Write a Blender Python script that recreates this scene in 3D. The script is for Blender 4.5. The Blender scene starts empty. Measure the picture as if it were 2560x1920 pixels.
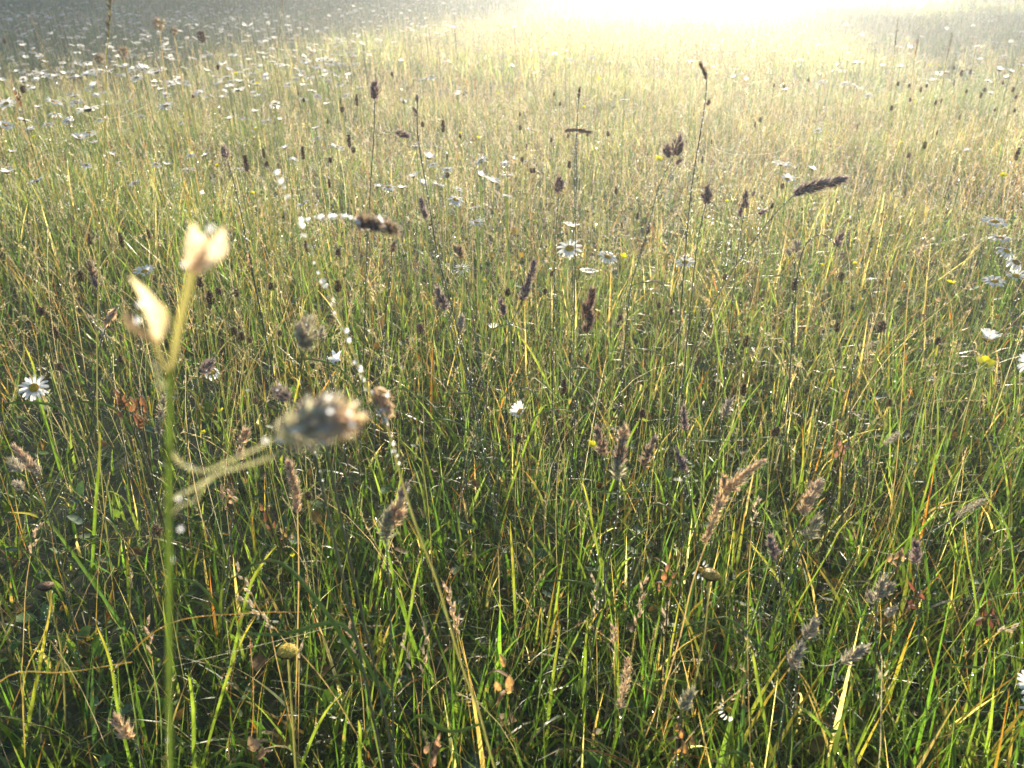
import bpy, math, random
import numpy as np
from mathutils import Vector, Matrix, Quaternion

scene = bpy.context.scene
COL = scene.collection
rad = math.radians
rng = np.random.default_rng(7)
random.seed(7)

# ------------------------------------------------------------------ camera, world, sun, exposure
CAM_H, PITCH, FPX = 0.80, 27.0, 2002.0
cam_data = bpy.data.cameras.new("camera")
cam = bpy.data.objects.new("camera", cam_data)
COL.objects.link(cam)
cam.location = (0, 0, CAM_H)
cam.rotation_euler = (rad(90 - PITCH), 0, 0)
cam_data.sensor_width = 36.0
cam_data.lens = FPX / 2560 * 36.0
cam_data.clip_start = 0.02
cam_data.clip_end = 1000
cam_data.dof.use_dof = True
cam_data.dof.focus_distance = 1.12
cam_data.dof.aperture_fstop = 10.5
scene.camera = cam

SUN_AZ, SUN_EL = 14.5, 15.0
sun_dir = Vector((math.sin(rad(SUN_AZ)) * math.cos(rad(SUN_EL)), math.cos(rad(SUN_AZ)) * math.cos(rad(SUN_EL)), math.sin(rad(SUN_EL))))
sd = bpy.data.lights.new("sun", "SUN")
sd.energy = 5.0
sd.angle = rad(0.5)
sd.color = (1.0, 0.87, 0.66)
sun = bpy.data.objects.new("sun", sd)
COL.objects.link(sun)
sun.rotation_euler = sun_dir.to_track_quat('Z', 'Y').to_euler()
sun.location = (8, 30, 12)

world = bpy.data.worlds.new("World")
scene.world = world
world.use_nodes = True
wn = world.node_tree
wn.nodes.clear()
sky = wn.nodes.new("ShaderNodeTexSky")
sky.sky_type = 'NISHITA'
sky.sun_disc = False
sky.sun_elevation = rad(SUN_EL)
sky.sun_rotation = rad(SUN_AZ)
sky.air_density = 1.0
sky.dust_density = 0.2
sky.ozone_density = 4.0
bg = wn.nodes.new("ShaderNodeBackground")
bg.inputs["Strength"].default_value = 0.068
wo = wn.nodes.new("ShaderNodeOutputWorld")
wn.links.new(sky.outputs[0], bg.inputs[0])
wn.links.new(bg.outputs[0], wo.inputs[0])

scene.view_settings.view_transform = 'Standard'
scene.view_settings.look = 'None'
scene.view_settings.exposure = 2.12
scene.view_settings.gamma = 1.0
cy = scene.cycles
cy.max_bounces = 6
cy.diffuse_bounces = 3
cy.glossy_bounces = 2
cy.transmission_bounces = 5
cy.volume_bounces = 1
cy.transparent_max_bounces = 4
cy.sample_clamp_indirect = 3.0
cy.sample_clamp_direct = 30.0
cy.use_denoising = True

# ------------------------------------------------------------------ materials
def new_mat(name):
    m = bpy.data.materials.new(name)
    m.use_nodes = True
    nt = m.node_tree
    nt.nodes.clear()
    return m, nt, nt.nodes.new, nt.links.new

def hollow(N, L, sh):
    """Thin-walled things: the wall is met once from outside, so light coming through the far wall reaches the near one."""
    ge = N("ShaderNodeNewGeometry"); tp = N("ShaderNodeBsdfTransparent"); m2 = N("ShaderNodeMixShader")
    L(ge.outputs["Backfacing"], m2.inputs[0]); L(sh.outputs[0], m2.inputs[1]); L(tp.outputs[0], m2.inputs[2])
    o = N("ShaderNodeOutputMaterial"); L(m2.outputs[0], o.inputs[0])
def plant_mat(name, rough=0.45, trans=0.5, tint=(1.5, 1.4, 0.7), noise=0.25, scale=120.0, spec=0.5, tboost=1.0, thin=False, spots=False):
    """Leaf-like tissue: colour from the 'col' attribute, light passes through it."""
    m, nt, N, L = new_mat(name)
    at = N("ShaderNodeAttribute"); at.attribute_name = "col"
    tc = N("ShaderNodeTexCoord")
    nz = N("ShaderNodeTexNoise"); nz.inputs["Scale"].default_value = scale; nz.inputs["Detail"].default_value = 2
    L(tc.outputs["Object"], nz.inputs["Vector"])
    mr = N("ShaderNodeMapRange")
    mr.inputs[1].default_value = 0.3; mr.inputs[2].default_value = 0.7
    mr.inputs[3].default_value = 1 - noise; mr.inputs[4].default_value = 1 + noise
    L(nz.outputs[0], mr.inputs[0])
    mul = N("ShaderNodeVectorMath"); mul.operation = 'SCALE'
    L(at.outputs["Color"], mul.inputs[0]); L(mr.outputs[0], mul.inputs["Scale"])
    if spots:      # brown specks and dead patches
        n3 = N("ShaderNodeTexNoise"); n3.inputs["Scale"].default_value = 42; n3.inputs["Detail"].default_value = 4
        L(tc.outputs["Object"], n3.inputs["Vector"])
        cr = N("ShaderNodeMapRange"); cr.inputs[1].default_value = .62; cr.inputs[2].default_value = .70; L(n3.outputs[0], cr.inputs[0])
        bm_ = N("ShaderNodeMix"); bm_.data_type = 'RGBA'; L(cr.outputs[0], bm_.inputs[0]); L(mul.outputs[0], bm_.inputs[6]); bm_.inputs[7].default_value = (.26, .17, .08, 1)
        mul = N("ShaderNodeVectorMath"); mul.operation = 'SCALE'; mul.inputs["Scale"].default_value = 1.0; L(bm_.outputs[2], mul.inputs[0])
    pb = N("ShaderNodeBsdfPrincipled")
    pb.inputs["Roughness"].default_value = rough
    pb.inputs["Specular IOR Level"].default_value = spec
    L(mul.outputs[0], pb.inputs["Base Color"])
    tm = N("ShaderNodeVectorMath"); tm.operation = 'MULTIPLY'
    L(mul.outputs[0], tm.inputs[0]); tm.inputs[1].default_value = tuple(t * tboost for t in tint)
    tr = N("ShaderNodeBsdfTranslucent")
    L(tm.outputs[0], tr.inputs["Color"])
    mx = N("ShaderNodeMixShader"); mx.inputs[0].default_value = trans
    L(pb.outputs[0], mx.inputs[1]); L(tr.outputs[0], mx.inputs[2])
    if thin:
        hollow(N, L, mx); return m
    o = N("ShaderNodeOutputMaterial"); L(mx.outputs[0], o.inputs[0])
    return m

M = {}
M['blade'] = plant_mat("grass_blade", 0.34, 0.68, (1.72, 1.74, 0.86), 0.22, 60, 0.5, spots=True)
M['stalk'] = plant_mat("grass_stalk", 0.40, 0.5, (1.3, 1.25, 0.95), 0.2, 90, 0.5, 1.0, True)
M['dark_stalk'] = plant_mat("dark_wet_stalk", 0.3, 0.25, (1.1, 1.1, 0.9), 0.2, 90, 0.5)
M['head'] = plant_mat("seed_head", 0.55, 0.5, (1.3, 1.15, 0.95), 0.35, 400, 0.4)
M['scale'] = plant_mat("seed_scale", 0.5, 0.5, (1.3, 1.14, 0.92), 0.35, 400, 0.45, 1.0, True)
M['petal'] = plant_mat("petal", 0.5, 0.6, (1.05, 1.03, .98), 0.05, 80, 0.3)
M['yellow_petal'] = plant_mat("yellow_petal", 0.25, 0.45, (1.0, 1.0, 0.8), 0.08, 80, 0.5)
M['disc'] = plant_mat("flower_disc", 0.6, 0.25, (1.1, 1.0, 0.7), 0.35, 900, 0.3)
M['leaf'] = plant_mat("broad_leaf", 0.6, 0.4, (1.6, 1.5, 0.6), 0.3, 150, 0.25)
M['crown'] = plant_mat("tree_foliage", 0.5, 0.35, (1.4, 1.4, 0.6), 0.3, 3, 0.3)

def dew_mat():
    m, nt, N, L = new_mat("dew_water")
    g = N("ShaderNodeBsdfGlossy"); g.inputs["Roughness"].default_value = 0.22
    g.inputs["Color"].default_value = (1, 1, 1, 1)
    t = N("ShaderNodeBsdfTranslucent"); t.inputs["Color"].default_value = (1, 1, 1, 1)
    mx = N("ShaderNodeMixShader"); mx.inputs[0].default_value = 0.62
    L(g.outputs[0], mx.inputs[1]); L(t.outputs[0], mx.inputs[2])
    hollow(N, L, mx)
    return m
M['dew'] = dew_mat()

def soil_mat():
    m, nt, N, L = new_mat("meadow_soil")
    tc = N("ShaderNodeTexCoord")
    n1 = N("ShaderNodeTexNoise"); n1.inputs["Scale"].default_value = 9; n1.inputs["Detail"].default_value = 8
    n2 = N("ShaderNodeTexNoise"); n2.inputs["Scale"].default_value = 0.7; n2.inputs["Detail"].default_value = 4
    L(tc.outputs["Object"], n1.inputs["Vector"]); L(tc.outputs["Object"], n2.inputs["Vector"])
    cr = N("ShaderNodeValToRGB")
    cr.color_ramp.elements[0].position = 0.35; cr.color_ramp.elements[0].color = (0.035, 0.028, 0.016, 1)
    cr.color_ramp.elements[1].position = 0.7; cr.color_ramp.elements[1].color = (0.075, 0.085, 0.03, 1)
    L(n1.outputs[0], cr.inputs[0])
    mx = N("ShaderNodeMix"); mx.data_type = 'RGBA'
    L(n2.outputs[0], mx.inputs[0]); L(cr.outputs[0], mx.inputs[6]); mx.inputs[7].default_value = (0.06, 0.075, 0.025, 1)
    pb = N("ShaderNodeBsdfPrincipled"); pb.inputs["Roughness"].default_value = 0.9
    L(mx.outputs[2], pb.inputs["Base Color"])
    bp = N("ShaderNodeBump"); bp.inputs["Strength"].default_value = 0.6; bp.inputs["Distance"].default_value = 0.02
    L(n1.outputs[0], bp.inputs["Height"]); L(bp.outputs[0], pb.inputs["Normal"])
    o = N("ShaderNodeOutputMaterial"); L(pb.outputs[0], o.inputs[0])
    return m
M['soil'] = soil_mat()

def bark_mat():
    m, nt, N, L = new_mat("tree_bark")
    tc = N("ShaderNodeTexCoord")
    mp = N("ShaderNodeMapping"); mp.inputs["Scale"].default_value = (12, 12, 2)
    n1 = N("ShaderNodeTexNoise"); n1.inputs["Scale"].default_value = 2; n1.inputs["Detail"].default_value = 6
    L(tc.outputs["Object"], mp.inputs[0]); L(mp.outputs[0], n1.inputs["Vector"])
    cr = N("ShaderNodeValToRGB")
    cr.color_ramp.elements[0].color = (0.03, 0.022, 0.015, 1); cr.color_ramp.elements[1].color = (0.14, 0.11, 0.08, 1)
    L(n1.outputs[0], cr.inputs[0])
    pb = N("ShaderNodeBsdfPrincipled"); pb.inputs["Roughness"].default_value = 0.9
    L(cr.outputs[0], pb.inputs["Base Color"])
    o = N("ShaderNodeOutputMaterial"); L(pb.outputs[0], o.inputs[0])
    return m
M['bark'] = bark_mat()

# ------------------------------------------------------------------ mesh accumulator
class MB:
    """Collects vertices, triangles/quads, colours and material slots; build() links ONE mesh object."""
    def __init__(self):
        self.v, self.c, self.f4, self.f3, self.m4, self.m3, self.n = [], [], [], [], [], [], 0
    def add(self, v, col, quads=None, tris=None, mat=0):
        v = np.asarray(v, np.float32).reshape(-1, 3)
        col = np.asarray(col, np.float32)
        if col.ndim == 1:
            col = np.broadcast_to(col, (len(v), 3))
        self.v.append(v); self.c.append(col)
        if quads is not None and len(quads):
            q = np.asarray(quads, np.int64).reshape(-1, 4) + self.n
            self.f4.append(q); self.m4.append(np.full(len(q), mat, np.int32))
        if tris is not None and len(tris):
            t = np.asarray(tris, np.int64).reshape(-1, 3) + self.n
            self.f3.append(t); self.m3.append(np.full(len(t), mat, np.int32))
        self.n += len(v)
    def mesh(self, name, mats):
        v = np.concatenate(self.v); c = np.concatenate(self.c)
        f4 = np.concatenate(self.f4) if self.f4 else np.zeros((0, 4), np.int64)
        f3 = np.concatenate(self.f3) if self.f3 else np.zeros((0, 3), np.int64)
        mi = np.concatenate((self.m4 + self.m3)) if (self.m4 or self.m3) else np.zeros(0, np.int32)
        me = bpy.data.meshes.new(name)
        me.vertices.add(len(v)); me.vertices.foreach_set("co", v.ravel())
        nl = f4.size + f3.size; npoly = len(f4) + len(f3)
        me.loops.add(nl)
        me.loops.foreach_set("vertex_index", np.concatenate([f4.ravel(), f3.ravel()]).astype(np.int32))
        me.polygons.add(npoly)
        st = np.concatenate([np.arange(len(f4)) * 4, f4.size + np.arange(len(f3)) * 3]).astype(np.int32)
        me.polygons.foreach_set("loop_start", st)
        me.polygons.foreach_set("material_index", mi)
        me.polygons.foreach_set("use_smooth", mi == 0)
        at = me.attributes.new("col", 'FLOAT_COLOR', 'POINT')
        rgba = np.ones((len(v), 4), np.float32); rgba[:, :3] = c
        at.data.foreach_set("color", rgba.ravel())
        for m in mats:
            me.materials.append(m)
        me.update(calc_edges=True)
        return me
    def build(self, name, mats, parent=None):
        if not isinstance(mats, (list, tuple)):
            mats = [mats]
        o = bpy.data.objects.new(name, self.mesh(name, mats))
        COL.objects.link(o)
        if parent is not None:
            o.parent = parent
        return o

def tag(o, label=None, cat=None, group=None, kind=None):
    if label: o["label"] = label
    if cat: o["category"] = cat
    if group: o["group"] = group
    if kind: o["kind"] = kind
    return o

def empty(name, loc=(0, 0, 0)):
    o = bpy.data.objects.new(name, None)
    o.empty_display_size = 0.05
    COL.objects.link(o)
    o.location = loc
    return o

def copy_tree(o, parent=None):
    c = o.copy(); COL.objects.link(c)
    if parent is not None: c.parent = parent
    for ch in list(o.children): copy_tree(ch, c)
    return c

# ------------------------------------------------------------------ camera geometry of the photograph (2560 x 1920)
cp, sp = math.cos(rad(PITCH)), math.sin(rad(PITCH))
def ray(px, py):
    u, v = (px - 1280) / FPX, (960 - py) / FPX
    return np.array([u, cp + v * sp, -sp + v * cp])
def at_y(px, py, Y):
    r = ray(px, py)
    return np.array([0, 0, CAM_H]) + r * (Y / r[1])
def y_for(px, py, z):
    r = ray(px, py)
    return min(40.0, r[1] * (CAM_H - z) / max(1e-3, -r[2]))
def mpp(p):     # metres per photo pixel at world point p
    return (p[1] * cp + (CAM_H - p[2]) * sp) / FPX
def to_px(p):
    d = np.asarray(p) - np.array([0, 0, CAM_H])
    D = d[1] * cp - d[2] * sp
    return 1280 + FPX * d[0] / D, 960 - FPX * (d[1] * sp + d[2] * cp) / D

# ------------------------------------------------------------------ shape helpers
def unit(v):
    v = np.asarray(v, float); n = np.linalg.norm(v)
    return v / n if n > 1e-12 else np.array([0, 0, 1.0])
def frame(a):
    a = unit(a); b = np.array([1.0, 0, 0]) if abs(a[0]) < 0.8 else np.array([0, 1.0, 0])
    x = unit(np.cross(a, b)); return x, np.cross(a, x), a
def smooth(pts, n=4):
    """Catmull-Rom through the points."""
    P = np.asarray(pts, float)
    if len(P) < 3: 
        t = np.linspace(0, 1, n + 1)[:, None]
        return P[0] * (1 - t) + P[-1] * t
    P = np.vstack([2 * P[0] - P[1], P, 2 * P[-1] - P[-2]])
    out = []
    for i in range(1, len(P) - 2):
        for k in range(n):
            t = k / n
            out.append(0.5 * ((2 * P[i]) + (-P[i - 1] + P[i + 1]) * t + (2 * P[i - 1] - 5 * P[i] + 4 * P[i + 1] - P[i + 2]) * t * t
                              + (-P[i - 1] + 3 * P[i] - 3 * P[i + 1] + P[i + 2]) * t ** 3))
    out.append(P[-2])
    return np.array(out)
def tube(mb, pts, radii, col, sides=6, mat=0):
    P = np.asarray(pts, float); n = len(P)
    radii = np.broadcast_to(np.asarray(radii, float), (n,))
    T = np.gradient(P, axis=0)
    x, y, _ = frame(T[0])
    vs = []
    for i in range(n):
        t = unit(T[i]); x = unit(x - t * np.dot(x, t)); y = np.cross(t, x)
        a = np.arange(sides) * 2 * math.pi / sides
        vs.append(P[i] + radii[i] * (np.cos(a)[:, None] * x + np.sin(a)[:, None] * y))
    V = np.concatenate(vs)
    q = []
    for i in range(n - 1):
        for k in range(sides):
            a, b = i * sides + k, i * sides + (k + 1) % sides
            q.append((a, b, b + sides, a + sides))
    col = np.asarray(col, float)
    if col.ndim == 2: col = np.repeat(col, sides, axis=0)
    mb.add(V, col, quads=q, mat=mat)
def spikelets(mb, base, dirs, length, width, col, awn=0.25, flat=0.6):
    """Many pointed scales at once: base (n,3), dirs (n,3) unit, length (n,), width (n,), col (n,3)."""
    n = len(base)
    base = np.asarray(base, float); d = np.asarray(dirs, float)
    ref = rng.normal(size=(n, 3)); x = np.cross(d, ref); x /= np.linalg.norm(x, axis=1)[:, None] + 1e-9
    y = np.cross(d, x)
    L = np.asarray(length)[:, None]; W = np.asarray(width)[:, None] * 0.5
    mid = base + d * L * 0.38
    tip = base + d * L * (1 + awn)
    V = np.stack([base, mid + x * W, mid + y * W * flat, mid - x * W, mid - y * W * flat, base + d * L * 0.85 + x * W * 0.3, tip], 1)
    f = np.array([(0, 2, 1), (0, 3, 2), (0, 4, 3), (0, 1, 4), (1, 2, 5), (2, 3, 6), (3, 4, 6), (4, 1, 5), (5, 2, 6), (4, 5, 6)])
    F = f[None] + (np.arange(n) * 7)[:, None, None]
    C = np.repeat(np.asarray(col, float)[:, None, :], 7, 1).copy()
    C[:, 6] = C[:, 6] * .5 + np.array([.38, .33, .24]); C[:, 5] = C[:, 5] * .85 + .05; C[:, 0] *= 0.75  # paler tips put the bright rim of backlit heads into the colour
    mb.add(V.reshape(-1, 3), C.reshape(-1, 3), tris=F.reshape(-1, 3))
def jcol(c, n, s=0.18):
    c = np.asarray(c, float)
    return np.clip(c[None] * (1 + rng.normal(0, s, (n, 1))) * (1 + rng.normal(0, s * 0.3, (n, 3))), 0.004, 0.95)
def cluster(mb, p0, p1, w, col, n=60, slen=None, splay=0.8, awn=0.25, power=0.7, sw=0.3):
    p0, p1 = np.asarray(p0, float), np.asarray(p1, float)
    ax = p1 - p0; L = np.linalg.norm(ax); X, Y, Z = frame(ax)
    t = rng.random(n) * 0.93; a = rng.random(n) * 2 * math.pi
    env = np.sin(math.pi * (0.1 + 0.84 * t)) ** power
    rd = np.cos(a)[:, None] * X + np.sin(a)[:, None] * Y
    s = (slen if slen else np.clip(0.34 * L, 0.003, 0.0075)) * rng.uniform(0.75, 1.2, n)
    core = np.maximum(env * w * 0.5 - s * 0.55, 0.08 * w) * rng.uniform(0.4, 1.0, n)
    base = p0 + ax * (t * 0.9)[:, None] + rd * core[:, None]
    d = rd * (splay * (1.05 - 0.7 * t))[:, None] + Z * (0.75 + 0.5 * t)[:, None] + rng.normal(0, 0.16, (n, 3))
    d /= np.linalg.norm(d, axis=1)[:, None]
    spikelets(mb, base, d, s * 1.1, s * sw * 1.15 * rng.uniform(0.8, 1.2, n), jcol(col, n), awn)
    nh = int(n * .6); t = rng.random(nh) * .97; a = rng.random(nh) * 6.2832; env = np.sin(math.pi * (.08 + .88 * t)) ** power
    rd = np.cos(a)[:, None] * X + np.sin(a)[:, None] * Y; hl = np.clip(w * .34, .0015, .0034)
    d = rd * .9 + Z * (.45 + .4 * t)[:, None] + rng.normal(0, .25, (nh, 3)); d /= np.linalg.norm(d, axis=1)[:, None]
    spikelets(mb, p0 + ax * (t * .95)[:, None] + rd * (env * w * .42)[:, None], d, hl * rng.uniform(.6, 1.2, nh), np.full(nh, hl * .11), jcol(np.asarray(col) * .4 + np.array([.38, .34, .27]), nh), awn * .8)  # pale halo of hairs, rim light painted into their colour
    # dense core so that no light leaks along the rachis
    k = 6; tt = np.linspace(0, 1, k)
    rr = np.maximum(np.sin(math.pi * (0.06 + 0.9 * tt)) ** power * w * 0.15, 0.0003)
    tube(mb, p0 + ax * tt[:, None] * 0.92, rr * .7, np.asarray(col) * 0.6, 6)
ICO_V = None
def ico():
    global ICO_V
    if ICO_V is None:
        import bmesh
        bm = bmesh.new(); bmesh.ops.create_icosphere(bm, subdivisions=2, radius=1.0)
        bm.verts.ensure_lookup_table()
        ICO_V = (np.array([v.co[:] for v in bm.verts]), np.array([[v.index for v in f.verts] for f in bm.faces]))
        bm.free()
    return ICO_V
OCT = (np.array([(1, 0, 0), (-1, 0, 0), (0, 1, 0), (0, -1, 0), (0, 0, 1), (0, 0, -1)], float),
       np.array([(0, 2, 4), (2, 1, 4), (1, 3, 4), (3, 0, 4), (2, 0, 5), (1, 2, 5), (3, 1, 5), (0, 3, 5)]))
def drops(mb, P, r, mat=0, hi=True):
    V0, F0 = ico() if hi else OCT
    P = np.asarray(P, float); n = len(P)
    if hi:
        V = V0[None] * np.asarray(r)[:, None, None]
    else:       # faceted, each turned its own way
        q = rng.normal(size=(n, 4)); q /= np.linalg.norm(q, axis=1)[:, None]; w, x, y, z = q.T
        R = np.stack([1 - 2 * (y * y + z * z), 2 * (x * y - z * w), 2 * (x * z + y * w), 2 * (x * y + z * w), 1 - 2 * (x * x + z * z), 2 * (y * z - x * w),
                      2 * (x * z - y * w), 2 * (y * z + x * w), 1 - 2 * (x * x + y * y)], 1).reshape(n, 3, 3)
        V = np.einsum('nij,kj->nki', R, V0) * np.asarray(r)[:, None, None]
    V = V + P[:, None, :]
    F = F0[None] + (np.arange(n) * len(V0))[:, None, None]
    mb.add(V.reshape(-1, 3), (0.9, 0.9, 0.9), tris=F.reshape(-1, 3), mat=mat)
def along(pts, step, jitter=0.6):
    P = np.asarray(pts, float)
    s = np.concatenate([[0], np.cumsum(np.linalg.norm(np.diff(P, axis=0), axis=1))])
    if s[-1] < step: return np.zeros((0, 3))
    u = np.arange(step * 0.5, s[-1], step); u = np.clip(u + rng.uniform(-jitter, jitter, len(u)) * step, 0, s[-1])
    return np.stack([np.interp(u, s, P[:, k]) for k in range(3)], 1)
def strip(mb, pts, widths, side, col, mat=0, fold=0.0):
    """A blade: two edges and a mid rib along pts."""
    P = np.asarray(pts, float); n = len(P); w = np.broadcast_to(np.asarray(widths, float), (n,))[:, None] * 0.5
    T = np.gradient(P, axis=0); T /= np.linalg.norm(T, axis=1)[:, None] + 1e-9
    S = np.asarray(side, float) - T * (T @ np.asarray(side, float))[:, None]
    S /= np.linalg.norm(S, axis=1)[:, None] + 1e-9
    Nn = np.cross(T, S)
    V = np.stack([P - S * w + Nn * w * fold, P, P + S * w + Nn * w * fold], 1).reshape(-1, 3)
    q = []
    for i in range(n - 1):
        a = i * 3
        q += [(a, a + 1, a + 4, a + 3), (a + 1, a + 2, a + 5, a + 4)]
    c = np.asarray(col, float)
    if c.ndim == 1: c = np.broadcast_to(c, (n, 3))
    c = np.repeat(c, 3, axis=0).copy(); c[1::3] *= 1.18
    mb.add(V, np.clip(c, 0, .9), quads=q, mat=mat)

# ------------------------------------------------------------------ ground
def ground_z(x, y):
    return 0.018 * np.sin(x * 1.7 + 0.4) * np.cos(y * 1.3) + 0.01 * np.sin(x * 4.1 + y * 3.3)
def make_ground():
    mb = MB()
    xs = np.concatenate([-np.geomspace(130, 6, 22), np.linspace(-5.5, 5.5, 56), np.geomspace(6, 130, 22)])
    ys = np.concatenate([-np.geomspace(130, 2.5, 14), np.linspace(-2, 9, 56), np.geomspace(9.5, 130, 26)])
    X, Y = np.meshgrid(xs, ys)
    V = np.stack([X, Y, ground_z(X, Y)], -1).reshape(-1, 3)
    nx = len(xs); q = []
    for j in range(len(ys) - 1):
        for i in range(nx - 1):
            a = j * nx + i; q.append((a, a + 1, a + nx + 1, a + nx))
    mb.add(V, (0.05, 0.05, 0.02), quads=q)
    tag(mb.build("ground", M['soil']), kind="structure")
make_ground()

# ------------------------------------------------------------------ the sward: one countless mass of blades
GREENS = np.array([(.045, .10, .014), (.065, .13, .02), (.09, .15, .028), (.12, .17, .035), (.045, .095, .035), (.075, .115, .03)])
STRAWS = np.array([(.46, .37, .20), (.38, .28, .13), (.54, .46, .29), (.32, .25, .12)])
RUSTS = np.array([(.30, .12, .03), (.20, .08, .025), (.38, .19, .05)])

def wedge(y0, y1, dens, slope=0.75, pad=0.8):
    """Random roots in the part of the field in front of the camera, evenly per square metre."""
    ymax = y1; out = []
    w = slope * ymax + pad
    n = int(dens * (y1 - y0) * 2 * w)
    x = rng.uniform(-w, w, n); y = rng.uniform(y0, y1, n)
    k = np.abs(x) < slope * y + pad
    return x[k], y[k]
def clump(x, y, f=2.2):
    return 0.5 + 0.25 * (np.sin(x * f + 1.3 * np.sin(y * f * 0.7)) + np.sin(y * f * 1.2 + 1.7 * np.sin(x * f * 0.8 + 2)))

def add_blades(mb, x, y, length, width, lean, bend, seg, col, tipcol, dew=0.0, dew_r=0.0005, az=None):
    n = len(x)
    az = rng.uniform(0, 2 * math.pi, n) if az is None else az
    h = np.stack([np.cos(az), np.sin(az), np.zeros(n)], 1)
    tw = az + math.pi / 2 + rng.normal(0, 0.5, n)
    S = np.stack([np.cos(tw), np.sin(tw), np.zeros(n)], 1)
    root = np.stack([x, y, ground_z(x, y) - 0.004], 1)
    P = [root]; p = root.copy()
    for i in range(seg):
        t = (i + 0.5) / seg
        ang = np.clip(lean + bend * t ** 1.6, -0.2, 2.5)
        p = p + (length / seg)[:, None] * (h * np.sin(ang)[:, None] + np.array([0, 0, 1.0]) * np.cos(ang)[:, None])
        P.append(p.copy())
    P = np.stack(P, 1)
    P[:, :, 2] = np.maximum(P[:, :, 2], 0.002)
    t = np.linspace(0, 1, seg + 1)
    wt = (0.62 + 0.5 * np.sin(np.pi * np.minimum(t * 1.15, 1) ** 0.8)) * (1 - t ** 3.0) * 0.9
    wt[-1] = 0.03
    hw = width[:, None] * wt[None] * 0.5
    A = P - S[:, None] * hw[..., None]; B = P + S[:, None] * hw[..., None]
    V = np.stack([A, B], 2).reshape(-1, 3)
    k = seg + 1
    i = np.arange(seg)
    q = np.stack([i * 2, i * 2 + 1, i * 2 + 3, i * 2 + 2], 1)
    F = q[None] + (np.arange(n) * k * 2)[:, None, None]
    tt = (t ** 2.5)[None, :, None]
    C = col[:, None] * (1 - tt) + tipcol[:, None] * tt
    bt = np.clip(1 - t * 5, 0, 1)[None, :, None] * 0.5
    C = C * (1 - bt) + np.array([.25, .22, .10]) * bt * 0.8
    C = np.repeat(C[:, :, None, :], 2, 2).reshape(-1, 3)
    mb.add(V, C, quads=F.reshape(-1, 4))
    if dew > 0:
        m = int(n * dew)
        bi = rng.integers(0, n, m); u = rng.uniform(0.25, 0.98, m) * seg
        i0 = np.minimum(u.astype(int), seg - 1); fr = (u - i0)[:, None]
        e = np.where(rng.random(m) < 0.5, 0, 1)
        E = np.where(e[:, None, None] == 0, A[bi], B[bi])
        r_ = np.arange(m)
        D = E[r_, i0] * (1 - fr) + E[r_, i0 + 1] * fr
        drops(mb, D, dew_r * rng.lognormal(0, 0.35, m), mat=1, hi=False)

def pick(pal, n, s=0.3):
    c = pal[rng.integers(0, len(pal), n)]
    return np.clip(c * (1 + rng.normal(0, s, (n, 1))), 0.01, 0.8)
def blade_cols(n, dry, patch=None, dewy=0.0):
    g = pick(GREENS, n)
    s = pick(STRAWS, n)
    k = rng.random(n) < dry * (1 if patch is None else 2.0 * patch)
    col = np.where(k[:, None], s, g)
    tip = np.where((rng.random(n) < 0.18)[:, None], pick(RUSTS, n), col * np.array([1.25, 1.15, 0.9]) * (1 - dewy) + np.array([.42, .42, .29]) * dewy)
    r = rng.random(n) < 0.015
    col[r] = pick(RUSTS, int(r.sum())); tip[r] = col[r]
    return col, np.clip(tip, 0, .8)

def make_grass():
    mb = MB()
    for (y0, y1, dens, L0, L1, w0, w1, seg, dry, dew, dr) in (
            (0.18, 1.0, 11500, .05, .18, .0014, .0062, 7, .12, 1.3, .0003),
            (1.0, 2.2, 10000, .05, .19, .0014, .0058, 6, .14, 2.0, .0005),
            (2.2, 6.0, 4600, .07, .20, .0022, .0052, 5, .20, 1.8, .0012),
            (6.0, 16., 950, .12, .28, .005, .010, 4, .24, 1.2, .0023),
            (16., 48., 85, .18, .36, .014, .03, 3, .28, 0.0, .003)):
        x, y = wedge(y0, y1, dens)
        keep = rng.random(len(x)) < 0.35 + 0.75 * clump(x, y)
        x, y = x[keep], y[keep]; n = len(x)
        Lh = rng.uniform(L0, L1, n) ** 1.0 * (0.5 + 0.95 * clump(x, y, 3.1) * (.6 + .8 * clump(y, x, 1.1)))
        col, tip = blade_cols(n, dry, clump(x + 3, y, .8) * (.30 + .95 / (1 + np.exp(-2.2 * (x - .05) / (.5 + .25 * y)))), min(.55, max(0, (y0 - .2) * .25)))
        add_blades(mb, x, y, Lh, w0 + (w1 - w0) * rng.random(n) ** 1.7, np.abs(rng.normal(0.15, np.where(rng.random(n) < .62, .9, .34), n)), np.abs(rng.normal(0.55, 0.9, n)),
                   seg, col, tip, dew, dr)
    return mb
gmb = make_grass()

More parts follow.
